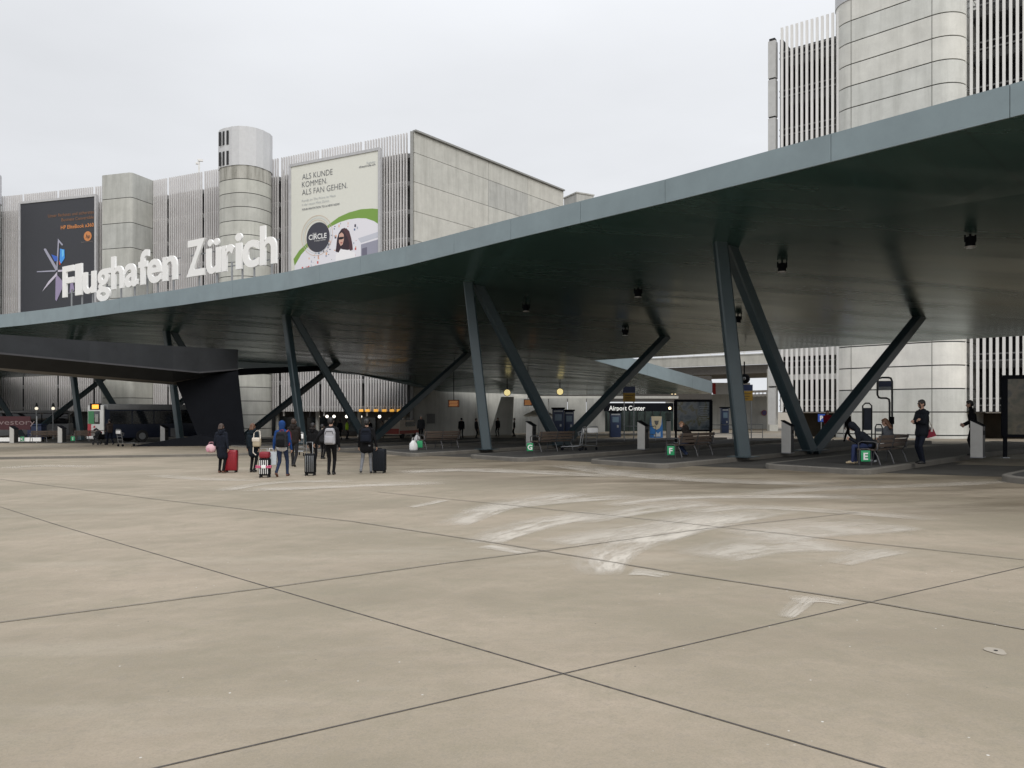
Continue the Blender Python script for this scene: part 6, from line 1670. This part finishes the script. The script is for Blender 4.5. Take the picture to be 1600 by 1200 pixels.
# ================================================================== SKY, SUN, CAMERA
wd = bpy.data.worlds.new("World"); scene.world = wd; wd.use_nodes = True
n = wd.node_tree.nodes; l = wd.node_tree.links; bg = n['Background']
SUN_EL, SUN_ROT = R(38), R(200)
sky = n.new('ShaderNodeTexSky'); sky.sky_type = 'NISHITA'; sky.sun_disc = False
sky.sun_elevation = SUN_EL; sky.sun_rotation = SUN_ROT; sky.air_density = 1; sky.dust_density = 6; sky.ozone_density = 1
hs_ = n.new('ShaderNodeHueSaturation'); hs_.inputs['Saturation'].default_value = .12; l.new(sky.outputs[0], hs_.inputs['Color'])
# closed cloud deck: grey, brighter overhead, with soft patches
tc = n.new('ShaderNodeTexCoord'); sp = n.new('ShaderNodeSeparateXYZ'); l.new(tc.outputs['Generated'], sp.inputs[0])
dv = n.new('ShaderNodeVectorMath'); dv.operation = 'DIVIDE'
cb = n.new('ShaderNodeCombineXYZ'); mxz = n.new('ShaderNodeMath'); mxz.operation = 'MAXIMUM'; mxz.inputs[1].default_value = .06; l.new(sp.outputs['Z'], mxz.inputs[0])
for i in range(3): l.new(mxz.outputs[0], cb.inputs[i])
l.new(tc.outputs['Generated'], dv.inputs[0]); l.new(cb.outputs[0], dv.inputs[1])
no = n.new('ShaderNodeTexNoise'); no.inputs['Scale'].default_value = .42; no.inputs['Detail'].default_value = 6; no.inputs['Roughness'].default_value = .5; l.new(dv.outputs[0], no.inputs['Vector'])
r1 = n.new('ShaderNodeMapRange'); r1.inputs['From Min'].default_value = .3; r1.inputs['From Max'].default_value = .7; r1.inputs['To Min'].default_value = .87; r1.inputs['To Max'].default_value = 1.10; l.new(no.outputs['Fac'], r1.inputs['Value'])
r2 = n.new('ShaderNodeMapRange'); r2.interpolation_type = 'SMOOTHSTEP'; r2.inputs['From Min'].default_value = .36; r2.inputs['From Max'].default_value = .95; r2.inputs['To Min'].default_value = 1.0; r2.inputs['To Max'].default_value = 2.05; l.new(sp.outputs['Z'], r2.inputs['Value'])
mm = n.new('ShaderNodeMath'); mm.operation = 'MULTIPLY'; l.new(r1.outputs[0], mm.inputs[0]); l.new(r2.outputs[0], mm.inputs[1])
cl = n.new('ShaderNodeVectorMath'); cl.operation = 'SCALE'; cl.inputs[0].default_value = (7.75, 7.95, 8.3); l.new(mm.outputs[0], cl.inputs['Scale'])
mx = n.new('ShaderNodeMix'); mx.data_type = 'RGBA'; mx.inputs[0].default_value = .97
l.new(hs_.outputs[0], mx.inputs[6]); l.new(cl.outputs[0], mx.inputs[7]); l.new(mx.outputs[2], bg.inputs['Color']); bg.inputs['Strength'].default_value = .1
sl_ = bpy.data.lights.new('sun', 'SUN'); sl_.energy = 1.5; sl_.angle = R(35); sl_.color = (1, .96, .9)
so = bpy.data.objects.new('sun', sl_); COL.objects.link(so)
# sun stands behind the camera, a little to the right
az = R(160); dirv = Vector((math.sin(az) * math.cos(SUN_EL), math.cos(az) * math.cos(SUN_EL), math.sin(SUN_EL)))
so.rotation_euler = (-dirv).to_track_quat('-Z', 'Y').to_euler(); so.location = dirv * 200
sky.sun_rotation = az
cam = bpy.data.cameras.new('camera'); co = bpy.data.objects.new('camera', cam); COL.objects.link(co)
co.location = (0, 0, CAMZ); co.rotation_euler = (R(90), 0, 0)
cam.sensor_width = 36; cam.lens = 27; cam.shift_y = (HZ - 600) / 1600; cam.clip_end = 6000
scene.camera = co
scene.view_settings.view_transform = 'Standard'; scene.view_settings.look = 'None'; scene.view_settings.exposure = 0; scene.view_settings.gamma = 1
scene.render.engine = 'CYCLES'; scene.cycles.max_bounces = 6; scene.cycles.diffuse_bounces = 4; scene.cycles.glossy_bounces = 3; scene.cycles.transparent_max_bounces = 10
scene.cycles.use_denoising = True
scene.cycles.caustics_reflective = False
